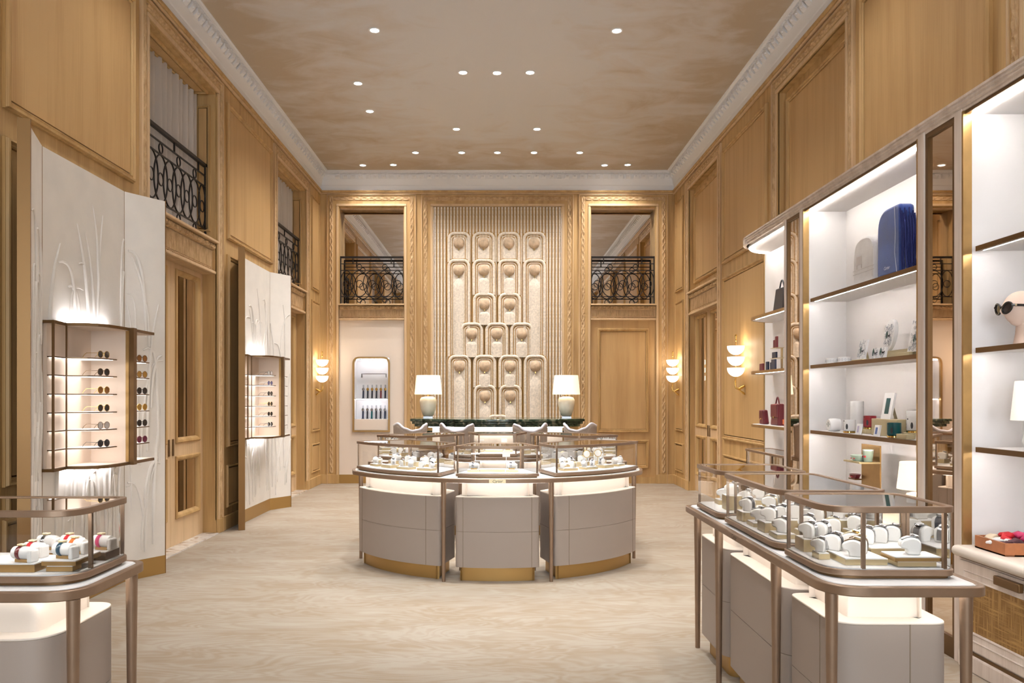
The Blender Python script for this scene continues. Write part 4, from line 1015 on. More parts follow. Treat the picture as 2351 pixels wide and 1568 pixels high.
# ------------------------------------------------------------------ wall lights
sn = thing('wall_light', 'wall light', 'wall light')    # wall at +x, light hangs at the origin column
def bowl(z): 
    p = [(.0, z - .118)] + [(.113*math.sin(a), z - .005 - .113*math.cos(a)) for a in [PI/2*k/8 for k in range(1, 9)]] + [(.113, z), (.104, z), (.09, z - .03), (0, z - .06)]
    return MB().lathe(p, 28, caps=False)
for k in range(3):
    o = bowl(.63 - .146*k).build('bowl', 'sconce_alabaster', None, smooth=40); o.parent = sn
    L = bpy.data.lights.new('bulb', 'POINT'); L.energy = 1.5; L.color = (1, .86, .66); L.shadow_soft_size = .06
    l = bpy.data.objects.new('bulb', L); COL.objects.link(l); l.location = (0, 0, .65 - .146*k); l.parent = sn
o = MB().tube([(0, 0, .09), (0, 0, .70)], .006, 8).build('stem', 'gold_polished', None, smooth=40); o.parent = sn
o = MB().lathe([(.004, .69), (.011, .70), (.009, .73), (.014, .765), (.010, .785), (0, .79)], 12).build('finial', 'gold_polished', None, smooth=40); o.parent = sn
o = MB().tube([(0, 0, .22), (-.012, 0, .17), (-.012, 0, .12), (.0, 0, .07), (.04, 0, .055), (.08, 0, .08), (.125, 0, .1)], [.006, .008, .010, .014, .018, .02, .012], 10).build('arm', 'gold_polished', None, smooth=50); o.parent = sn
o = MB().tube([(.02, 0, .06), (.06, 0, .03), (.10, 0, .0), (.132, 0, -.02)], [.006, .012, .016, .008], 10).build('scroll', 'gold_polished', None, smooth=50); o.parent = sn
m = MB(); m.lathe([(.028, 0), (.03, .004), (.024, .012), (0, .014)], 16); m.v = [(.135 - z, x, y*2.6 + .05) for x, y, z in m.v]; o = m.build('wall_plate', 'gold_polished', None, smooth=40); o.parent = sn
PROTO.append(sn)
dup(sn, (HW - .139, 10.75, 1.665), 0, 'three bowl alabaster and brass wall light nearest on the right wall', 'three bowl wall lights')
dup(sn, (HW - .132, 14.66, 1.665), 0, 'three bowl alabaster and brass wall light at the far right corner', 'three bowl wall lights')
dup(sn, (-HW + .132, 14.66, 1.665), PI, 'three bowl alabaster and brass wall light at the far left corner', 'three bowl wall lights')

# ------------------------------------------------------------------ folding plaster screens with sunglasses boxes
SHZ = [1.902, 1.769, 1.632, 1.496, 1.364, 1.228]
def oriented(A, B, th, z0, z1, out=0.0):
    """box standing on the plan line A-B; th goes to the wall side"""
    a, b = Vector(A), Vector(B); d = (b - a).normalized(); n = Vector((d.y, -d.x))     # n points to the room for lines running +Y on the left wall
    a, b = a + n*out, b + n*out
    P = [a, b, b - n*th, a - n*th]
    return [(p.x, p.y) for p in P]
def screen(dy, lbl, near):
    t = thing('folding_screen', lbl, 'screen', (-3.2, 6.35 + dy, 0), group='white plaster folding screens')
    PT = [(-3.08, 5.30 + dy), (-3.25, 5.75 + dy), (-3.25, 7.02 + dy), (-3.04, 7.37 + dy)]
    rnd = random.Random(3 + int(dy))
    for k in range(3):
        A, B = PT[k], PT[k+1]
        th = .02
        lf = MB().prism(oriented(A, B, th, 0, 0)[::-1], .165, 3.40).build('leaf', 'screen_plaster', t)
        MB().prism(oriented(A, B, th + .002, 0, 0, .002)[::-1], 0, .165).build('brass_base', 'brass_plinth', lf)
        a, b = Vector(A), Vector(B); d = (b - a); L = d.length; d.normalize(); n = Vector((d.y, -d.x))
        TT = lambda u, w, v: (a.x + d.x*u + n.x*w, a.y + d.y*u + n.y*w, v)
        cnt = 44 if k == 1 else 17
        for i in range(cnt):
            u0 = rnd.uniform(.03, L - .03); v0 = rnd.choice([.2, .2, .25, .5, 1.0, 1.5, 1.9, 2.1]) + rnd.uniform(0, .2)
            H = rnd.uniform(.5, 1.35) if v0 < 1.2 else rnd.uniform(.4, 1.1); H = min(H, 3.2 - v0)
            lean = rnd.uniform(-.22, .22); drp = rnd.uniform(.0, .3) * (1 if lean > 0 else -1)
            pts = []; rr = []; N = 14; w = rnd.uniform(.010, .019)
            for q in range(N + 1):
                s = q / N; u = u0 + lean*s*s + drp*max(0, s - .62)**2*3; v = v0 + H*(s - (.55*max(0, s - .68)**2*4 if abs(drp) > .12 else 0))
                if not (.012 < u < L - .012): break
                pts.append((u, .002, v)); rr.append(w*(.35 + .65*math.sin(PI*min(1, .12 + s*.88))))
            if len(pts) > 4: MB(TT).tube(pts, rr, 6).build('blade', 'screen_plaster', lf, smooth=70)
    # brown edge boards
    a, b = Vector(PT[0]), Vector(PT[1]); d = (b - a).normalized(); n = Vector((d.y, -d.x))
    P = [a + n*.012 - d*.03, a + n*.012, a - n*.065, a - n*.065 - d*.03]
    MB().prism([(p.x, p.y) for p in P], 0, 3.43).build('edge_board', 'screen_edge', t)
    a, b = Vector(PT[2]), Vector(PT[3]); d = (b - a).normalized(); n = Vector((d.y, -d.x))
    P = [b + n*.003, b + d*.008 + n*.003, b + d*.008 - n*.05, b - n*.05]
    MB().prism([(p.x, p.y) for p in P], 0, 3.405).build('edge_board', 'screen_edge', t)
    for q in (1, 2): MB().box(-3.262, -3.2492, PT[q][1] - .005, PT[q][1] + .005, .165, 3.40).build('joint', 'screen_edge', t)
    # the sunglasses box
    bx = thing('sunglasses_box', 'lit bronze framed sunglasses box on the %s white screen' % ('nearer' if near else 'farther'), 'display box', (-3.2, 6.35 + dy, 1.07), group='sunglasses boxes')
    X0 = -3.249
    Y = lambda pts: [(x, y + dy) for x, y in pts]
    outline = Y([(X0, 5.74), (-3.165, 5.75), (-3.185, 5.96), (-3.06, 5.985), (-2.985, 6.03), (-2.945, 6.10), (-2.925, 6.25), (-2.92, 6.43), (-2.925, 6.87), (X0, 6.90)])
    for z0, z1, nm in ((2.136, 2.158, 'top_board'), (1.071, 1.093, 'bottom_board')):
        MB().prism(outline, z0, z1).build(nm, 'bronze_dark', bx)
        MB().prism(inset(outline, .012), (z0 - .003) if nm == 'top_board' else z1, z0 if nm == 'top_board' else (z1 + .003)).build('lining', 'linen_pink', bx)
    MB().box(X0, -2.888, 6.40 + dy, 6.455 + dy, 1.0705, 2.1585).build('divider', 'bronze_dark', bx)
    MB().box(X0, -2.95, 6.394 + dy, 6.40 + dy, 1.093, 2.136).build('divider_face', 'linen_pink', bx)
    MB().box(-2.95, -2.925, 6.393 + dy, 6.40 + dy, 1.093, 2.136).build('divider_trim', 'brass_satin', bx)
    MB().prism(Y([(-3.180, 5.748), (-3.165, 5.75), (-3.167, 5.765), (-3.182, 5.763)]), 1.093, 2.136).build('side_frame', 'bronze_dark', bx)
    MB().box(-3.192, -3.183, 5.955 + dy, 5.964 + dy, 1.093, 2.136).build('post', 'bronze_dark', bx)
    MB().box(X0, X0 + .024, 5.765 + dy, 6.394 + dy, 1.093, 2.136).build('back_panel', 'linen_pink', bx)
    for i, z in enumerate(SHZ):
        p1 = Y([(X0 + .006, 5.77), (-3.172, 5.77), (-3.188, 5.95), (-3.05, 5.995), (-2.99, 6.05), (-2.965, 6.12), (-2.955, 6.26), (X0 + .006, 6.26)])
        p2 = Y([(X0, 6.46), (-2.945, 6.46), (-2.945, 6.82), (X0, 6.85)])
        for p in (p1, p2):
            s = MB().prism(p, z - .008, z).build('shelf', 'bronze_dark', bx)
            MB().prism(inset(p, .01), z, z + .0015).build('shelf_mat', 'white_deck', s)
            MB().prism(inset(p, .02), z - .0095, z - .008).build('led_panel', 'led_shelf', s)
    for z in (2.162, 1.066): MB().box(-3.225, -3.195, 5.98 + dy, 6.70 + dy, z - .004, z + .004).build('led_strip', 'led_glow', bx)
    return bx
def eyewear(name):
    t = thing(name, 'sunglasses', 'sunglasses')     # front faces +x, temples run to -x, stands on z=0
    for sgn in (-1, 1):
        m = MB(); m.lathe([(.0255, -.0015), (.0255, .0015)], 20); m.v = [(z - .0009*(abs(x)/.02)**2, sgn*.034 + x*1.02, .028 + y) for x, y, z in m.v]; o = m.build('lens', 'lens_dark', None); o.parent = t
        m = MB(); m.tube([(0, sgn*.034 + .027*math.cos(2*PI*k/22), .028 + .0265*math.sin(2*PI*k/22)) for k in range(22)], .0022, 6, closed=True); o = m.build('rim', 'bronze_dark', None, smooth=60); o.parent = t
        m = MB(); m.tube([(0, sgn*.062, .036), (-.004, sgn*.066, .037), (-.10, sgn*.064, .038), (-.125, sgn*.062, .02), (-.14, sgn*.06, .002)], .0019, 6); o = m.build('temple', 'bronze_dark', None, smooth=60); o.parent = t
    o = MB().tube([(0, -.012, .036), (.003, 0, .040), (0, .012, .036)], .002, 6).build('bridge', 'bronze_dark', None, smooth=60); o.parent = t
    return t
eg = eyewear('sunglasses'); PROTO.append(eg)
screen(0.0, 'white plaster screen with leaf relief nearest the camera', True)
screen(4.49, 'white plaster screen with leaf relief farther along the left wall', False)
SH = ['top', 'second', 'third', 'fourth', 'fifth', 'lowest']
def put(dy, side, i, lens, rim, lab):
    y = (6.13 if side == 'near' else 6.725) + dy
    dup(eg, (-2.995 if side == 'near' else -2.965, y, SHZ[i] + .0016), -.25, lab, 'sunglasses in the wall boxes', {'lens': lens, 'rim': rim, 'temple': rim, 'bridge': rim})
for i, (l, r, w) in enumerate((('lens_dark', 'gold_polished', 'grey lensed gold'), ('lens_dark', 'bronze_dark', 'dark grey'), ('lens_brown', 'gold_polished', 'brown aviator'), ('lens_dark', 'gold_polished', 'olive lensed'), ('lens_clear', 'bronze_dark', 'smoky'), ('lens_dark', 'acetate_black', 'thick black framed'))):
    put(0, 'near', i, l, r, '%s sunglasses on the %s shelf of the nearer box, main side' % (w, SH[i]))
for i, (l, r, w) in enumerate((('lens_brown', 'bronze_dark', 'tortoise brown'), ('lens_amber', 'bronze_dark', 'amber brown'), ('lens_dark', 'acetate_black', 'black'), ('lens_amber', 'gold_polished', 'golden patterned'), ('lens_dark', 'acetate_black', 'dark square'), ('lens_wine', 'burgundy', 'wine red'))):
    put(0, 'far', i, l, r, '%s sunglasses on the %s shelf right of the bronze divider' % (w, SH[i]))
for i, (l, r, w) in enumerate((('lens_clear', 'steel', 'clear'), ('lens_violet', 'steel', 'violet lensed'), ('lens_dark', 'acetate_black', 'black round'), ('lens_dark', 'gold_polished', 'small dark gold'), ('lens_dark', 'bronze_dark', 'dark grey'), ('lens_dark', 'acetate_black', 'square black'))):
    put(4.49, 'near', i, l, r, '%s sunglasses on the %s shelf of the farther box' % (w, SH[i]))

# ------------------------------------------------------------------ shelving wall on the right
XF, XS, XBK = 2.80, 2.86, 3.18
un = thing('shelving_unit', 'tall limed oak shelving unit with lit cream bays and mirror strips', 'shelving', (3.05, 6.0, 0))
prof = [(2.765, 3.40), (2.765, 3.385), (2.775, 3.38), (2.77, 3.365), (2.78, 3.36), (2.778, 3.345), (2.79, 3.34), (2.79, 3.32), (2.83, 3.32), (2.83, 3.40)]
m = MB(); n = len(prof)
m.add([(x, 2.75, z) for x, z in prof] + [(x, 9.0, z) for x, z in prof], [tuple(range(n)), tuple(range(2*n-1, n-1, -1))] + [(i, (i+1) % n, n+(i+1) % n, n+i) for i in range(n)])
m.build('top_beam', 'limed_oak', un)
rc = [(2.765 + .52*(1 - math.cos(a)), 9.0 + .5*math.sin(a)) for a in [PI/2*k/10 for k in range(11)]]
MB().prism([(3.31, 2.75), (3.31, 9.5)] + rc[::-1] + [(2.80, 9.0), (2.80, 2.75)], 3.375, 3.398).build('top_cap', 'limed_oak', un)
MB()._strip(rc, [(x + .04, y - .005) for x, y in rc], 3.32, 3.40).build('end_beam', 'limed_oak', un, smooth=40)
PIL = [(7.79, 7.836), (7.36, 7.435), (5.262, 5.345), (4.838, 4.918), (2.76, 2.84)]
for a, b in PIL: MB().box(2.785, 3.2, a, b, 0, 3.34).build('pilaster', 'limed_oak', un, bevel=.006)
BAYS = [(2.84, 4.838), (5.345, 7.36), (7.836, 9.5)]
for k, (a, b) in enumerate(BAYS):
    rb = b if k < 2 else 9.58
    bk = MB().box(XBK, XBK + .03, a, rb, 0, 3.32).build('back_panel', 'niche_cream', un)
    MB().box(2.83, XBK, a, b if k < 2 else 9.0, 3.30, 3.32).build('ceiling_panel', 'niche_cream', un)
    if k == 2:
        MB().prism([(XBK, 9.0)] + [(2.83 + .35*(1 - math.cos(q)), 9.0 + .45*math.sin(q)) for q in [PI/2*j/8 for j in range(8, -1, -1)]], 3.30, 3.32).build('ceiling_panel', 'niche_cream', un)
        MB().box(XBK - .01, HW - .005, 9.58, 9.60, 0, 3.32).build('end_edge', 'brass_satin', un)
        MB().box(XBK + .03, HW - .005, 9.55, 9.58, 0, 3.32).build('end_panel', 'niche_cream', un)
    else:
        MB().box(2.84, XBK, b - .012, b, 0, 3.30).build('side_panel', 'niche_cream', un)
        MB().box(2.84, XBK, a, a + .012, 0, 3.30).build('side_panel', 'niche_cream', un)
        MB().box(2.787, 2.84, b - .016, b, 0, 3.32).build('jamb', 'brass_satin', un)
        MB().box(2.787, 2.84, a, a + .016, 0, 3.32).build('jamb', 'brass_satin', un)
        MB().box(2.80, 2.83, a + .016, b - .016, 3.30, 3.325).build('head_trim', 'bronze_dark', un)
    MB().box(2.845, 2.862, a + .02, (b if k < 2 else 9.0) - .02, 3.288, 3.30).build('led_strip', 'led_warm', un)
    if k == 2:
        q = [(2.845 + .33*(1 - math.cos(c)), 9.0 + .43*math.sin(c)) for c in [PI/2*j/8 for j in range(9)]]
        MB()._strip(q, [(x + .016, y - .004) for x, y in q], 3.288, 3.30).build('led_strip', 'led_warm', un)
    for z in (2.50, 1.898, 1.31):
        if k < 2:
            s = MB().box(XS, XBK, a + .03, b - .06, z - .026, z - .002).build('shelf', 'niche_cream', un)
            MB().box(2.835, XS, a + .03, b - .06, z - .03, z).build('nosing', 'bronze_dark', s)
            MB().box(2.868, 2.8735, a + .05, b - .08, z - .0285, z - .0262).build('led_strip', 'led_under', s)
        else:
            q = [(2.84 + .36*(1 - math.cos(c)), 8.95 + .36*math.sin(c)) for c in [PI/2*j/8 for j in range(9)]]
            s = MB().prism([(XBK, a), (XBK, 9.31)] + [p for p in q[::-1] if p[0] < XBK - .005] + [(2.84, a)], z - .026, z - .001).build('shelf', 'niche_cream', un)
            MB()._strip([(2.835, a)] + [(x - .005, y + .003) for x, y in q], [(2.85, a)] + [(x + .01, y - .003) for x, y in q], z - .03, z).build('nosing', 'brass_satin', s)
            MB().box(2.87, 2.8755, a + .02, 8.95, z - .0285, z - .0262).build('led_strip', 'led_under', s)
MIR = [(7.435, 7.79), (4.918, 5.262)]
for a, b in MIR:
    o = MB(lambda u, w, v: (2.80 - w, u, v)).frame(a, b, .1, 3.32, [(0, -.02), (0, .006), (.03, .006), (.03, -.012)]).build('mirror_frame', 'bronze_dark', un)
    MB().box(2.81, 2.815, a + .02, b - .02, .12, 3.3).build('mirror', 'mirror_bronze', o)
    MB().box(2.80, 2.83, a, b, 0, .1).build('foot_board', 'bronze_dark', un)
# low cabinets
for k, (a, b, lb) in enumerate(((2.85, 4.83, 'low cream cabinet with a woven gold door at the lower right'), (5.355, 7.35, 'low cream cabinet in the middle bay behind the right counter'), (7.845, 9.3, 'low cream cabinet in the far bay of the shelving'))):
    t = thing('low_cabinet', lb, 'cabinet', (2.95, (a+b)/2, 0), group='low cabinets under the shelving')
    MB().box(2.775, XBK - .005, a, b, .12, .655).build('body', 'limed_oak', t)
    MB().box(2.76, XBK - .005, a - .004, b + .004, 0, .10).build('plinth', 'limed_oak', t, bevel=.01)
    MB().box(2.77, XBK - .006, a, b, .10, .12).build('shadow_gap', 'bronze_dark', t)
    MB().box(2.77, XBK - .006, a, b, .648, .664).build('brass_line', 'bronze_dark', t)
    MB().box(2.715, XBK - .006, a - .01, b + .01, .662, .725).build('slab', 'leather_cream', t, smooth=40, bevel=.03, seg=4)
    nd = 2
    for j in range(nd):
        y0, y1 = a + .012 + (b - a - .02)*j/nd, a + .008 + (b - a - .02)*(j + 1)/nd
        TD = lambda u, w, v: (2.775 - w, u, v)
        d = MB(TD).frame(y0, y1, .135, .64, [(0, 0), (0, .016), (.05, .016), (.055, .021), (.062, .016), (.09, .014), (.098, .02), (.105, .004), (.106, 0)]).build('door', 'limed_oak', t)
        MB(TD).box(y0 + .1, y1 - .1, -.002, .006, .235, .54).build('woven_panel', 'rattan', d)
        hy = y0 + .10 if j else y1 - .10
        MB(TD).box((y0 + y1)/2 - .11, (y0 + y1)/2 + .11, .016, .046, .575, .625).build('handle', 'bronze_dark', d, bevel=.006)

# ------------------------------------------------------------------ goods on the shelves
S1, S2, S3, SL = 2.50, 1.898, 1.31, .726
at = lambda px, X: X*F/(px - CX)
def solo(mb, name, m, label, cat, loc, rz=0, smooth=0, bevel=0, group=None):
    o = mb.build(name, m, None, smooth=smooth, bevel=bevel); o.location = loc; o.rotation_euler = (0, 0, rz)
    return tag(o, label, cat, group)
def kid(mb, name, m, t, smooth=0, bevel=0):
    o = mb.build(name, m, None, smooth=smooth, bevel=bevel); o.parent = t
    return o
# --- middle bay, upper shelf: blankets
t = thing('blue_blanket', 'deep blue fringed blanket draped over a stand on the upper shelf', 'blanket', (2.93, 5.93, S1))
def drape(hx, hy, H, rt, rb):
    P = rounded([(-hy, 0, 0), (hy, 0, 0), (hy, H, rt), (-hy, H, rb)], 8); return P
P = drape(.06, .175, .50, .16, .05)
kid(MB(lambda u, v, w: (w, u, v)).prism(P, -.055, .055), 'cloth', 'blanket_blue', t, smooth=50, bevel=.02)
m = MB()
for i in range(16):
    x = -.05 + .10*i/15; y0 = -.178 - .012*(i % 3)
    m.tube([(x, y0 + .01, .46 - .02*(i % 4)), (x + .004, y0 - .004, .3), (x - .006*(i % 2), y0 - .012 - .01*math.sin(i), .1), (x + .01, y0 - .02*((i*7) % 5)/4, .004)], .0055, 5)
o = kid(m, 'fringe', 'blanket_fringe', t, smooth=60); o['kind'] = 'stuff'
kid(MB().tube([(-.0575, -.10, .485), (-.0585, -.115, .3), (-.0585, -.105, .15), (-.0585, -.135, .01)], .003, 5), 'edge_line', 'blanket_line', t)
kid(MB().tube([(-.02, -.178, .44), (-.02, -.186, .2), (-.02, -.186, .01)], .006, 6), 'white_tassel', 'blanket_line', t)
text('Cartier', 'lettering', 'text_white', .034, t, lambda x, y, h: Vector((-.0562, .02 - x, .06 + y))).matrix_parent_inverse = Matrix.Identity(4)
t = thing('white_blanket', 'pale grey patterned blanket draped over a rounded stand behind the blue one', 'blanket', (2.97, 6.41, S1))
P = drape(.06, .19, .39, .17, .17)
kid(MB(lambda u, v, w: (w, u, v)).prism(P, -.06, .06), 'cloth', 'blanket_white', t, smooth=50, bevel=.025)
kid(MB().box(-.0615, -.059, -.18, .185, .10, .104).box(-.0615, -.059, -.18, .185, .13, .133), 'border', 'blanket_print', t)
kid(MB().box(-.0615, -.059, .02, .12, .17, .24).box(-.0615, -.059, .02, .04, .14, .17).box(-.0615, -.059, .1, .12, .14, .17), 'motif', 'blanket_print', t, bevel=.008)
# --- middle bay, middle shelf: patterned desk ware
def doodles(t, x, y0, y1, z0, z1, seed, n=26, m='print_grey', tilt=0.0):
    rnd = random.Random(seed); q = MB()
    for i in range(n):
        u, v = rnd.uniform(y0, y1), rnd.uniform(z0, z1); r = rnd.uniform(.006, .014); k = 10; a0 = rnd.uniform(0, 6)
        pts = [(x + tilt*(v + r*math.sin(a0 + 4.4*j/k)), u + r*math.cos(a0 + 4.4*j/k), v + r*math.sin(a0 + 4.4*j/k)) for j in range(k)]
        q.tube(pts, .0013, 4)
    o = kid(q, 'line_pattern', m, t); o['kind'] = 'stuff'
def cat_print(t, x, yc, z0, s=1.0, m='print_black', tilt=0.0):
    """small walking cat and a cypress, as printed on the ware"""
    C = [(-.02, .0), (-.016, .0), (-.014, .012), (.006, .014), (.008, .0), (.012, .0), (.014, .016), (.022, .026), (.018, .034), (.008, .028), (-.010, .026), (-.020, .034), (-.024, .046), (-.027, .044), (-.024, .03), (-.02, .016)]
    n = len(C); kid(MB().add([(x + tilt*(z0 + v*s), yc - u*s, z0 + v*s) for u, v in C], [tuple(range(n))]), 'cat_print', m, t)
    C = [(.011*math.cos(2*PI*k/12), .03 + .03*math.sin(2*PI*k/12)) for k in range(12)]
    kid(MB().add([(x + tilt*(z0 + v*s), yc + .036*s - u*s, z0 + v*s) for u, v in C], [tuple(range(12))]), 'tree_print', 'print_green', t)
for px, lb in ((1911, 'left'), (1938, 'right')):
    t = thing('patterned_bowl', 'small white patterned bowl, %s of two on the middle shelf' % lb, 'bowl', (2.93, at(px, 2.93), S2), group='patterned bowls')
    kid(MB().lathe([(.04, 0), (.05, .004), (.054, .045), (.054, .05), (.050, .05), (.046, .008), (0, .006)], 24), 'bowl', 'porcelain', t, smooth=40)
    q = MB()
    for j in range(14):
        a = 2*PI*j/14; q.tube([(.0555*math.cos(a + .012*math.cos(b)*10), .0555*math.sin(a + .012*math.cos(b)*10), .026 + .009*math.sin(b)) for b in [2*PI*i/8 for i in range(8)]], .001, 4, closed=True)
    kid(q, 'line_pattern', 'print_grey', t)['kind'] = 'stuff'
def easel(name, label, loc, w, h, face, rz=0.0, seed=0, cat='frame', grp=None):
    t = thing(name, label, cat, loc, rz, grp); k = .22
    V = lambda y, z, d: (z*k*.8 + d, y, z)
    kid(MB().add([V(-w/2, 0, 0), V(w/2, 0, 0), V(w/2, h, 0), V(-w/2, h, 0), V(-w/2, 0, .016), V(w/2, 0, .016), V(w/2, h, .016), V(-w/2, h, .016)], [(0,1,2,3),(7,6,5,4),(0,4,5,1),(1,5,6,2),(2,6,7,3),(3,7,4,0)]), 'frame', 'paper_white', t)
    kid(MB().add([V(-w*.04, h*.82, .016), V(w*.3, h*.82, .016), (h*k*.8 + h*.28, w*.3, 0), (h*k*.8 + h*.28, -w*.04, 0)], [(0,1,2,3)]), 'strut', 'box_tan', t)
    if face == 'print':
        doodles(t, -.0012, -w*.42, w*.42, h*.06, h*.94, seed, n=int(26*w*h/.015), tilt=k*.8); cat_print(t, -.0016, -w*.12, h*.28, 1.0, tilt=k*.8)
    else:
        a, b = (w*.22, h*.2) if face != 'card' else (w*.28, h*.25)
        kid(MB().add([V(-a, b, -.0012), V(a, b, -.0012), V(a, h - b, -.0012), V(-a, h - b, -.0012)], [(0,1,2,3)]), 'picture', face if face != 'card' else 'card_lilac', t)
    return t
def block(label, x0, x1, y0, y1, z0, z1, m='box_tan'): return solo(MB().box(-(x1-x0)/2, (x1-x0)/2, -(y1-y0)/2, (y1-y0)/2, 0, z1-z0), 'display_block', m, label, 'block', ((x0+x1)/2, (y0+y1)/2, z0), bevel=.003, group='tan display blocks')
yb = at(1984, 2.95); block('low tan block under the patterned frame on the middle shelf', 2.885, 3.02, yb - .11, yb + .09, S2, S2 + .012)
easel('patterned_tile', 'upright white frame with line pattern at the left of the middle shelf', (2.90, at(1978, 2.91), S2 + .012), .13, .155, 'print', seed=2)
yb = at(2060, 2.98); block('long tan block carrying the oval clock on the middle shelf', 2.96, 3.06, yb - .21, yb + .16, S2, S2 + .06)
t = thing('oval_clock', 'oval white patterned clock leaning on the middle shelf', 'clock', (2.985, at(2036, 2.99), S2 + .06))
m = MB(); m.lathe([(.115, 0), (.118, .012), (.112, .03), (.08, .034)], 36); m.v = [(z + (y + .13)*.16, x*.72, y*1.06 + .125) for x, y, z in m.v]; kid(m, 'body', 'porcelain', t, smooth=40)
m = MB(); m.lathe([(.098, -.001), (.02, -.0015)], 36, caps=False); m.v = [(z + (y + .13)*.16 - .001, x*.72, y*1.06 + .125) for x, y, z in m.v]; kid(m, 'dial', 'porcelain', t)
doodles(t, -.003, -.058, .058, .045, .205, 5, n=60, tilt=.16); cat_print(t, -.0045, -.012, .10, 1.0, tilt=.16)
for px, lb in ((2010, 'left'), (2027, 'right')):
    easel('pattern_card', 'small patterned white card, %s of two under the oval clock' % lb, (2.88, at(px, 2.89), S2), .075, .085, 'print', rz=.1, seed=px, grp='patterned cards')
easel('patterned_tile', 'large white patterned tile frame at the right of the middle shelf', (2.93, at(2103, 2.95), S2 + .03), .17, .235, 'print', seed=9)
yb = at(2105, 2.98); block('low tan block under the large patterned tile frame', 2.90, 2.955 - .03, yb - .05, yb + .12, S2, S2 + .03)
# --- middle bay, lower shelf: white ware and frames
def pot(label, px, X, z, r, h, m, base=True, lid=False, pr=None):
    t = thing('scented_candle', label, 'candle', (X, at(px, X), z), group='candle pots')
    b = .018 if base else 0
    if base: kid(MB().lathe([(r*.8, 0), (r*1.0, .003), (r*.98, .014), (r*.7, b)], 24), 'saucer', 'gold_polished', t, smooth=40)
    kid(MB().lathe([(r*.92, b), (r, b + .006), (r, h), (r*.93, h), (r*.9, h - .02), (0, h - .02)], 28), 'pot', m, t, smooth=40)
    if lid: kid(MB().lathe([(r*1.01, h + .001), (r*1.01, h + .04), (r*.96, h + .044), (0, h + .045)], 28), 'lid', 'porcelain', t, smooth=40)
    if pr: 
        for a, kind in ((2.6, 'c'), (3.9, 't'), (3.3, 'd')):
            q = MB(); C = {'c': [(-.02, .0), (-.014, .0), (.008, .012), (.012, .0), (.016, .016), (.024, .028), (.0, .026), (-.022, .044), (-.024, .03)], 't': [(.009*math.cos(2*PI*k/10), .024 + .024*math.sin(2*PI*k/10)) for k in range(10)], 'd': [(.006*math.cos(2*PI*k/10), .07 + .006*math.sin(2*PI*k/10)) for k in range(10)]}[kind]
            q.add([((r + .001)*math.cos(a - u/r), (r + .001)*math.sin(a - u/r), b + .012 + v) for u, v in C], [tuple(range(len(C)))])
            kid(q, {'c': 'cat_print', 't': 'tree_print', 'd': 'dot_print'}[kind], 'print_black', t)
    return t
t = thing('desk_clock', 'rounded white porcelain desk clock at the left of the lower shelf', 'clock', (2.94, at(1916, 2.94), S3))
m = MB(); m.lathe([(.046, -.055), (.054, -.045), (.058, 0), (.054, .04), (.046, .045)], 28); m.v = [(z, x, y + .058) for x, y, z in m.v]; kid(m, 'body', 'porcelain', t, smooth=40)
kid(MB().box(-.057, -.0555, -.003, .003, .04, .085).box(-.057, -.0555, -.03, -.027, .055, .07).box(-.057, -.0555, .027, .03, .055, .07), 'numerals', 'print_green', t)
pot('white candle pot with a cat print, left on the lower shelf', 1950, 2.93, S3, .048, .11, 'porcelain', pr=True)
t = pot('tall white lidded cylinder at the back of the lower shelf', 1967, 3.06, S3, .055, .22, 'porcelain', base=False, lid=True)
yb = at(2000, 3.08); block('small tan block under the red candle pot', 3.0, 3.13, yb - .08, yb + .07, S3, S3 + .035)
pot('dark red candle pot on a tan block, lower shelf', 1997, 3.06, S3 + .035, .05, .11, 'red_pot', pr=True)
for px, lb, f in ((1974, 'left', 'card_lilac'), (2016, 'right', 'card_blue')):
    easel('photo_stand', 'small white standing frame, %s one at the front of the lower shelf' % lb, (2.87, at(px - 3, 2.88), S3), .075, .085, f, grp='small standing frames')
yb = at(2042, 3.0); block('wide tan block carrying the dark green framed picture', 2.95, 3.06, yb - .21, yb + .19, S3, S3 + .13)
easel('framed_picture', 'silver frame with a dark green picture on the tan block', (2.965, at(2034, 2.97), S3 + .13), .15, .20, 'teal')
pot('dark teal candle pot at the front of the lower shelf', 2053, 2.90, S3, .048, .11, 'teal', pr=True)
yb = at(2085, 2.90); block('small tan box at the front right of the lower shelf', 2.86, 2.92, yb - .05, yb + .09, S3, S3 + .035)
yb = at(2100, 3.0); block('tan block under the lidded white pot, lower shelf', 2.945, 3.09, yb - .1, yb + .1, S3, S3 + .04) 
pot('white lidded candle pot with cat print at the right of the lower shelf', 2100, 3.0, S3 + .04, .055, .115, 'porcelain', lid=True, pr=True)
easel('photo_stand', 'small white frame with blue picture at the right edge of the lower shelf', (2.86, at(2112, 2.87), S3), .085, .10, 'card_blue')
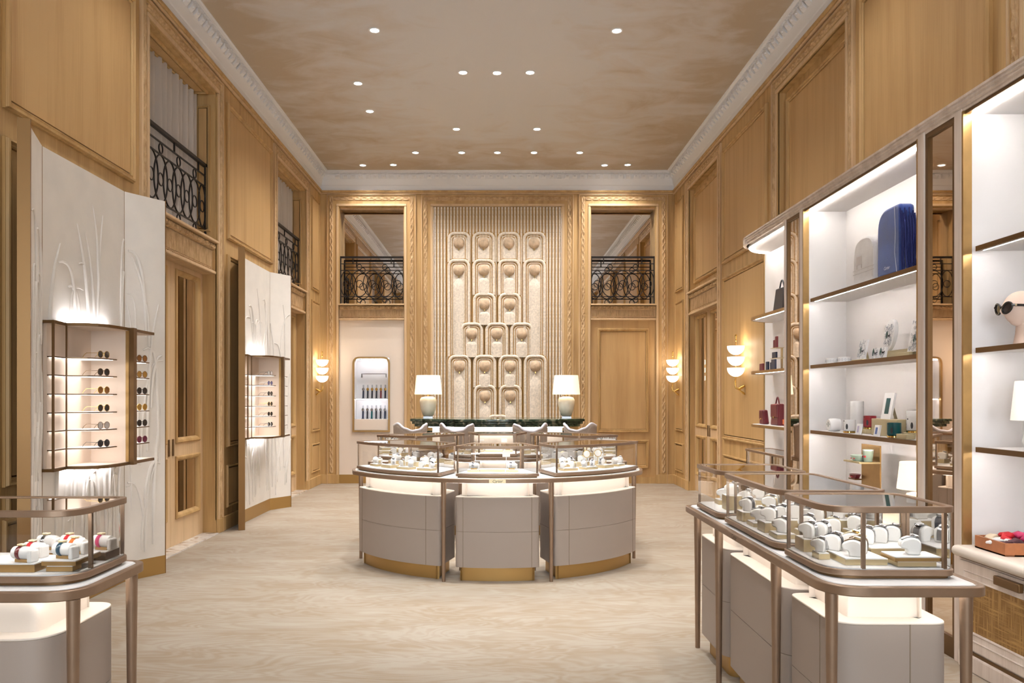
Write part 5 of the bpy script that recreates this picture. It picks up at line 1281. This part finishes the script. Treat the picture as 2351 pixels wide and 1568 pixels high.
# --- middle bay, cabinet top: gold stand with cups, lamp
t = thing('gold_stand', 'gold metal stand with small shelves and cups behind the right counter', 'display stand', (3.0, at(2000, 3.0), SL))
kid(MB().box(-.005, .005, -.16, .16, 0, .50), 'back_plate', 'gold_polished' if False else 'brass_satin', t)
kid(MB().box(-.17, -.005, -.17, .12, .36, .372), 'ledge', 'champagne', t); kid(MB().box(-.06, -.005, .16, .28, .20, .21), 'ledge', 'bronze_dark', t)
y0 = at(2000, 3.0)
def cup(label, loc, r, h, m, stripe): 
    t = thing('cup', label, 'cup', loc, group='cups on the gold stand')
    kid(MB().lathe([(r*.7, 0), (r*.74, .004), (r, h - .004), (r, h), (r*.93, h), (r*.66, .008), (0, .006)], 24), 'body', m, t, smooth=40)
    kid(MB().lathe([(r*.985, h*.9), (r*1.012, h*.97), (r*1.012, h)], 24, caps=False), 'stripe', stripe, t, smooth=40)
    for a in (2.8, 3.6): kid(MB().box(-.004, .004, -.006, .006, h*.35, h*.5), 'flower', 'scarf_red', t).location = (r*.87*math.cos(a), r*.87*math.sin(a), 0)
cup('mint green bowl with a white rim on the gold stand', (2.90, y0 - .00, SL + .3725), .062, .045, 'mint', 'porcelain')
cup('tall mint green cup with red flowers on the gold stand', (2.93, y0 - .10, SL + .3725), .042, .095, 'mint', 'porcelain')
cup('white cup with red flowers beside the lamp behind the right counter', (2.88, y0 - .17, SL), .045, .10, 'porcelain', 'paper_white')
cup('shallow wine red dish at the left of the gold stand', (2.965, y0 + .21, SL + .2105), .045, .035, 'burgundy', 'porcelain')
solo(MB().lathe([(.05, 0), (.07, .006), (.10, .018), (.10, .022), (.06, .012), (0, .01)], 28), 'plate', 'porcelain', 'white plate lying in front of the gold stand', 'plate', (2.87, y0 - .03, SL), smooth=40)
t = thing('table_lamp', 'glowing white shaded lamp on the cabinet behind the right counter', 'lamp', (2.965, 5.68, SL)); lamp_parts(t, True, .62, 'ceramic_cream')
# --- far bay: leather goods
def tote(name, label, loc, w, d, h, m, rz=0, handle=True, flap=False):
    t = thing(name, label, 'handbag', loc, rz); k = .80
    kid(MB().add([(-d/2, -w/2, 0), (d/2, -w/2, 0), (d/2, w/2, 0), (-d/2, w/2, 0), (-d*.3, -w/2*k, h), (d*.3, -w/2*k, h), (d*.3, w/2*k, h), (-d*.3, w/2*k, h)], [(3,2,1,0),(4,5,6,7),(0,1,5,4),(1,2,6,5),(2,3,7,6),(3,0,4,7)]), 'body', m, t, smooth=40, bevel=.014)
    if flap: kid(MB().box(-d/2 - .004, -d*.28, -w*.43, w*.43, h*.35, h*.98), 'flap', m, t, bevel=.012); kid(MB().box(-d/2 - .008, -d/2, -.012, .012, h*.33, h*.42), 'clasp', 'gold_polished', t, bevel=.002)
    if handle:
        N = 14; kid(MB().tube([(-d*.1, -w*.22 + w*.44*i/N, h - .01 + h*.34*math.sin(PI*i/N)) for i in range(N+1)], .008, 8), 'handle', m, t, smooth=50)
    return t
tote('black_tote', 'black leather tote bag on the top shelf of the far bay', (3.0, 8.46, S1), .32, .12, .26, 'black_leather')
tote('burgundy_bag', 'small burgundy flap bag on the low shelf of the far bay', (2.98, 9.0, S3), .15, .07, .16, 'burgundy', flap=True, handle=False)
tote('burgundy_bag', 'larger burgundy shoulder bag on the low shelf of the far bay', (3.0, 8.60, S3), .24, .10, .23, 'burgundy', flap=True)
t = thing('scarf', 'colourful silk scarf hanging at the right of the far bay', 'scarf', (2.95, 8.30, S3)); kid(MB().add([(0, -.03, 0), (.01, .03, 0), (.01, .02, .16), (0, -.02, .17), (.012, -.03, 0), (.022, .03, 0), (.022, .02, .16), (.012, -.02, .17)], [(0,1,2,3),(7,6,5,4),(0,4,5,1),(1,5,6,2),(2,6,7,3),(3,7,4,0)]), 'cloth', 'scarf_pink', t); kid(MB().box(-.002, .024, -.03, .03, .02, .07), 'band', 'orange_strap', t)
t = thing('tiered_stand', 'small tiered clear stand on the middle shelf of the far bay', 'display stand', (3.0, 8.62, S2))
for z, w in ((.125, .11), (.235, .09)): kid(MB().box(-.05, .05, -w, w, z, z + .005), 'tier', 'champagne', t)
kid(MB().box(.04, .046, -.03, .03, 0, .235), 'spine', 'champagne', t)
def wallet(label, loc, w, h, m, d=.02): return solo(MB().box(-d/2, d/2, -w/2, w/2, 0, h), 'wallet', m, label, 'wallet', loc, bevel=.004, group='small leather goods in the far bay')
wallet('burgundy wallet standing at the left of the middle shelf', (2.93, 8.93, S2), .11, .085, 'burgundy'); wallet('navy wallet beside the burgundy one on the middle shelf', (2.95, 8.80, S2), .07, .10, 'navy'); wallet('black card case next to the navy wallet', (2.97, 8.73, S2), .05, .09, 'black_leather')
wallet('large navy card holder at the foot of the tiered stand', (2.94, 8.57, S2), .12, .115, 'navy'); wallet('navy wallet on the lower tier of the stand', (2.97, 8.63, S2 + .1305), .12, .065, 'navy')
wallet('tall burgundy case on the top tier of the stand', (2.98, 8.60, S2 + .2405), .05, .12, 'burgundy'); wallet('short burgundy case on the top tier of the stand', (2.98, 8.66, S2 + .2405), .05, .085, 'burgundy')
P = rounded(rect(2.80, 3.14, 7.9, 9.22, (.04, .04, .04, .15)), 6)
showcase('small glass case on the cabinet of the far shelving bay', P, (2.97, 8.5), corner_idx(P, [(2.80, 7.9), (3.14, 7.9), (3.14, 9.22), (2.84, 9.05), (2.80, 8.5)]), z0=SL, top=1.03)
# --- near bay: mannequin head, lamp, scarf tray
t = thing('mannequin_head', 'pale pink mannequin head wearing black cat eye sunglasses', 'mannequin', (2.975, 4.575, S2))
def head(a, b):
    """face looks to -x"""
    ph = PI*b; th = 2*PI*a; r = math.sin(ph); cx_, cy_ = -math.cos(th), math.sin(th)
    z = .095*math.cos(ph)*(1.12 if ph > PI/2 else 1.0)
    x = .098*r*cx_; y = .074*r*cy_
    f = max(0.0, cx_)if False else max(0.0, -x/.098)
    if z < 0: y *= 1 + z*2.6; x = x*(1 + (z*1.6 if x > 0 else z*.4))
    y0 = abs(y)
    nose = math.exp(-(y/.011)**2)*math.exp(-((z + .026)/.020)**2)*.024 + math.exp(-(y/.010)**2)*math.exp(-((z - .0)/.022)**2)*.011
    brow = math.exp(-((z - .018)/.012)**2)*math.exp(-(y/.05)**2)*.005
    eye = -math.exp(-((y0 - .030)/.014)**2)*math.exp(-((z - .0)/.012)**2)*.009
    lip = math.exp(-(y/.020)**2)*(math.exp(-((z + .058)/.006)**2) + math.exp(-((z + .070)/.006)**2))*.006
    chin = math.exp(-(y/.02)**2)*math.exp(-((z + .095)/.012)**2)*.010
    x -= (nose + brow + eye + lip + chin)*(1 if x < 0 else 0)
    return (x, y, .215 + z)
kid(MB().grid(72, 56, head), 'head', 'mannequin', t, smooth=80)
kid(MB().lathe([(.056, 0), (.055, .02), (.046, .07), (.043, .11), (.046, .16), (.04, .19)], 28, c=(.018, 0, 0)), 'neck', 'mannequin', t, smooth=60)
for s in (-1, 1): 
    m = MB(); m.lathe([(0, -.01), (.012, -.008), (.016, 0), (.012, .008), (0, .01)], 14); m.v = [(.008 + x*.7, s*.073 + z*.7, .205 + y*1.6) for x, y, z in m.v]; kid(m, 'ear', 'mannequin', t, smooth=60)
t = thing('cat_eye_sunglasses', 'thick black cat eye sunglasses worn by the mannequin head', 'sunglasses', (2.975, 4.575, S2))
for s in (-1, 1):
    m = MB(); k = 26
    ring = [(-.112 + .012*((.041 + .035*math.cos(2*PI*i/k))/.076)**2, s*(.041 + .035*math.cos(2*PI*i/k)), .210 + .030*math.sin(2*PI*i/k) + .008*math.cos(2*PI*i/k)) for i in range(k)]
    m.tube(ring, .0055, 8, closed=True); kid(m, 'rim', 'acetate_black', t, smooth=60)
    m = MB(); m.add([(x + .001, y, z) for x, y, z in ring], [tuple(range(k))]); kid(m, 'lens', 'lens_dark', t)
    kid(MB().tube([(-.103, s*.074, .222), (-.095, s*.080, .222), (-.05, s*.083, .221), (.015, s*.083, .218)], .0075, 8, flat=1.0), 'temple', 'acetate_black', t, smooth=60)
    kid(MB().box(-.092, -.082, s*.080 - .009, s*.080 + .009, .217, .227), 'hinge_badge', 'champagne', t)
kid(MB().tube([(-.111, -.008, .216), (-.114, 0, .219), (-.111, .008, .216)], .0055, 8), 'bridge', 'acetate_black', t, smooth=60)
t = thing('table_lamp', 'unlit lamp with a painted glow in its white shade on the low shelf of the near bay', 'lamp', (3.0, 4.50, S3))
kid(MB().lathe([(.03, 0), (.05, .01), (.062, .05), (.05, .095), (.02, .11)], 24), 'base', 'porcelain', t, smooth=60)
kid(MB().lathe([(.006, .10), (.006, .2)], 10), 'stem', 'brass', t)
kid(MB().lathe([(.115, .165), (.116, .166), (.095, .385), (.093, .386), (.113, .167)], 32, caps=False), 'shade', 'lampshade_off_glow', t, smooth=40)
t = thing('scarf_tray', 'reddish wood tray on the low cabinet at the right edge', 'tray', (2.95, 4.35, SL))
P = rounded([(-.145, -.10, .0), (.145, -.10, 0), (.145, .37, 0), (-.145, .37, 0)]); P = [(-.15, .10), (.15, .10), (.15, .37), (-.15, .37)]
P = [(-.15, .095), (-.10, .09), (.15, .09), (.15, .375), (-.15, .375)]
kid(MB().prism(P, 0, .008), 'floor', 'tray_wood', t); kid(MB().ring(P, inset(P, .012), 0, .072), 'wall', 'tray_wood', t)
def scarf(label, loc, m, seed, L=.16):
    rnd = random.Random(seed); q = MB()
    pts = [(rnd.uniform(-.03, .03), -L/2 + L*i/9, .035 + .028*math.sin(PI*i/9) + rnd.uniform(-.006, .006)) for i in range(10)]
    q.tube(pts, [.008 + .017*math.sin(PI*(i + .5)/10) for i in range(10)], 9, flat=.7)
    return solo(q, 'folded_scarf', m, label, 'scarf', loc, rz=rnd.uniform(-1.2, 1.2), smooth=70, group='rolled scarves in the tray')
for i, (x, y, z, m, lb) in enumerate(((2.87, 4.66, .02, 'scarf_cream', 'cream rolled scarf at the left of the wood tray'), (2.90, 4.58, .045, 'scarf_red', 'bright red rolled scarf on top of the tray'), (2.86, 4.55, .025, 'scarf_white', 'white patterned rolled scarf at the front of the tray'), (2.95, 4.55, .05, 'scarf_pink', 'magenta rolled scarf at the back of the tray'), (2.88, 4.49, .02, 'scarf_dark', 'dark wine rolled scarf at the right of the tray'), (3.0, 4.62, .02, 'scarf_red', 'red rolled scarf at the far side of the tray'))):
    scarf(lb, (x, y, SL + z - .012), m, i + 11)

# ------------------------------------------------------------------ prototypes go
for r in PROTO:
    for c in list(r.children):
        for g in list(c.children): bpy.data.objects.remove(g)
        bpy.data.objects.remove(c)
    bpy.data.objects.remove(r)
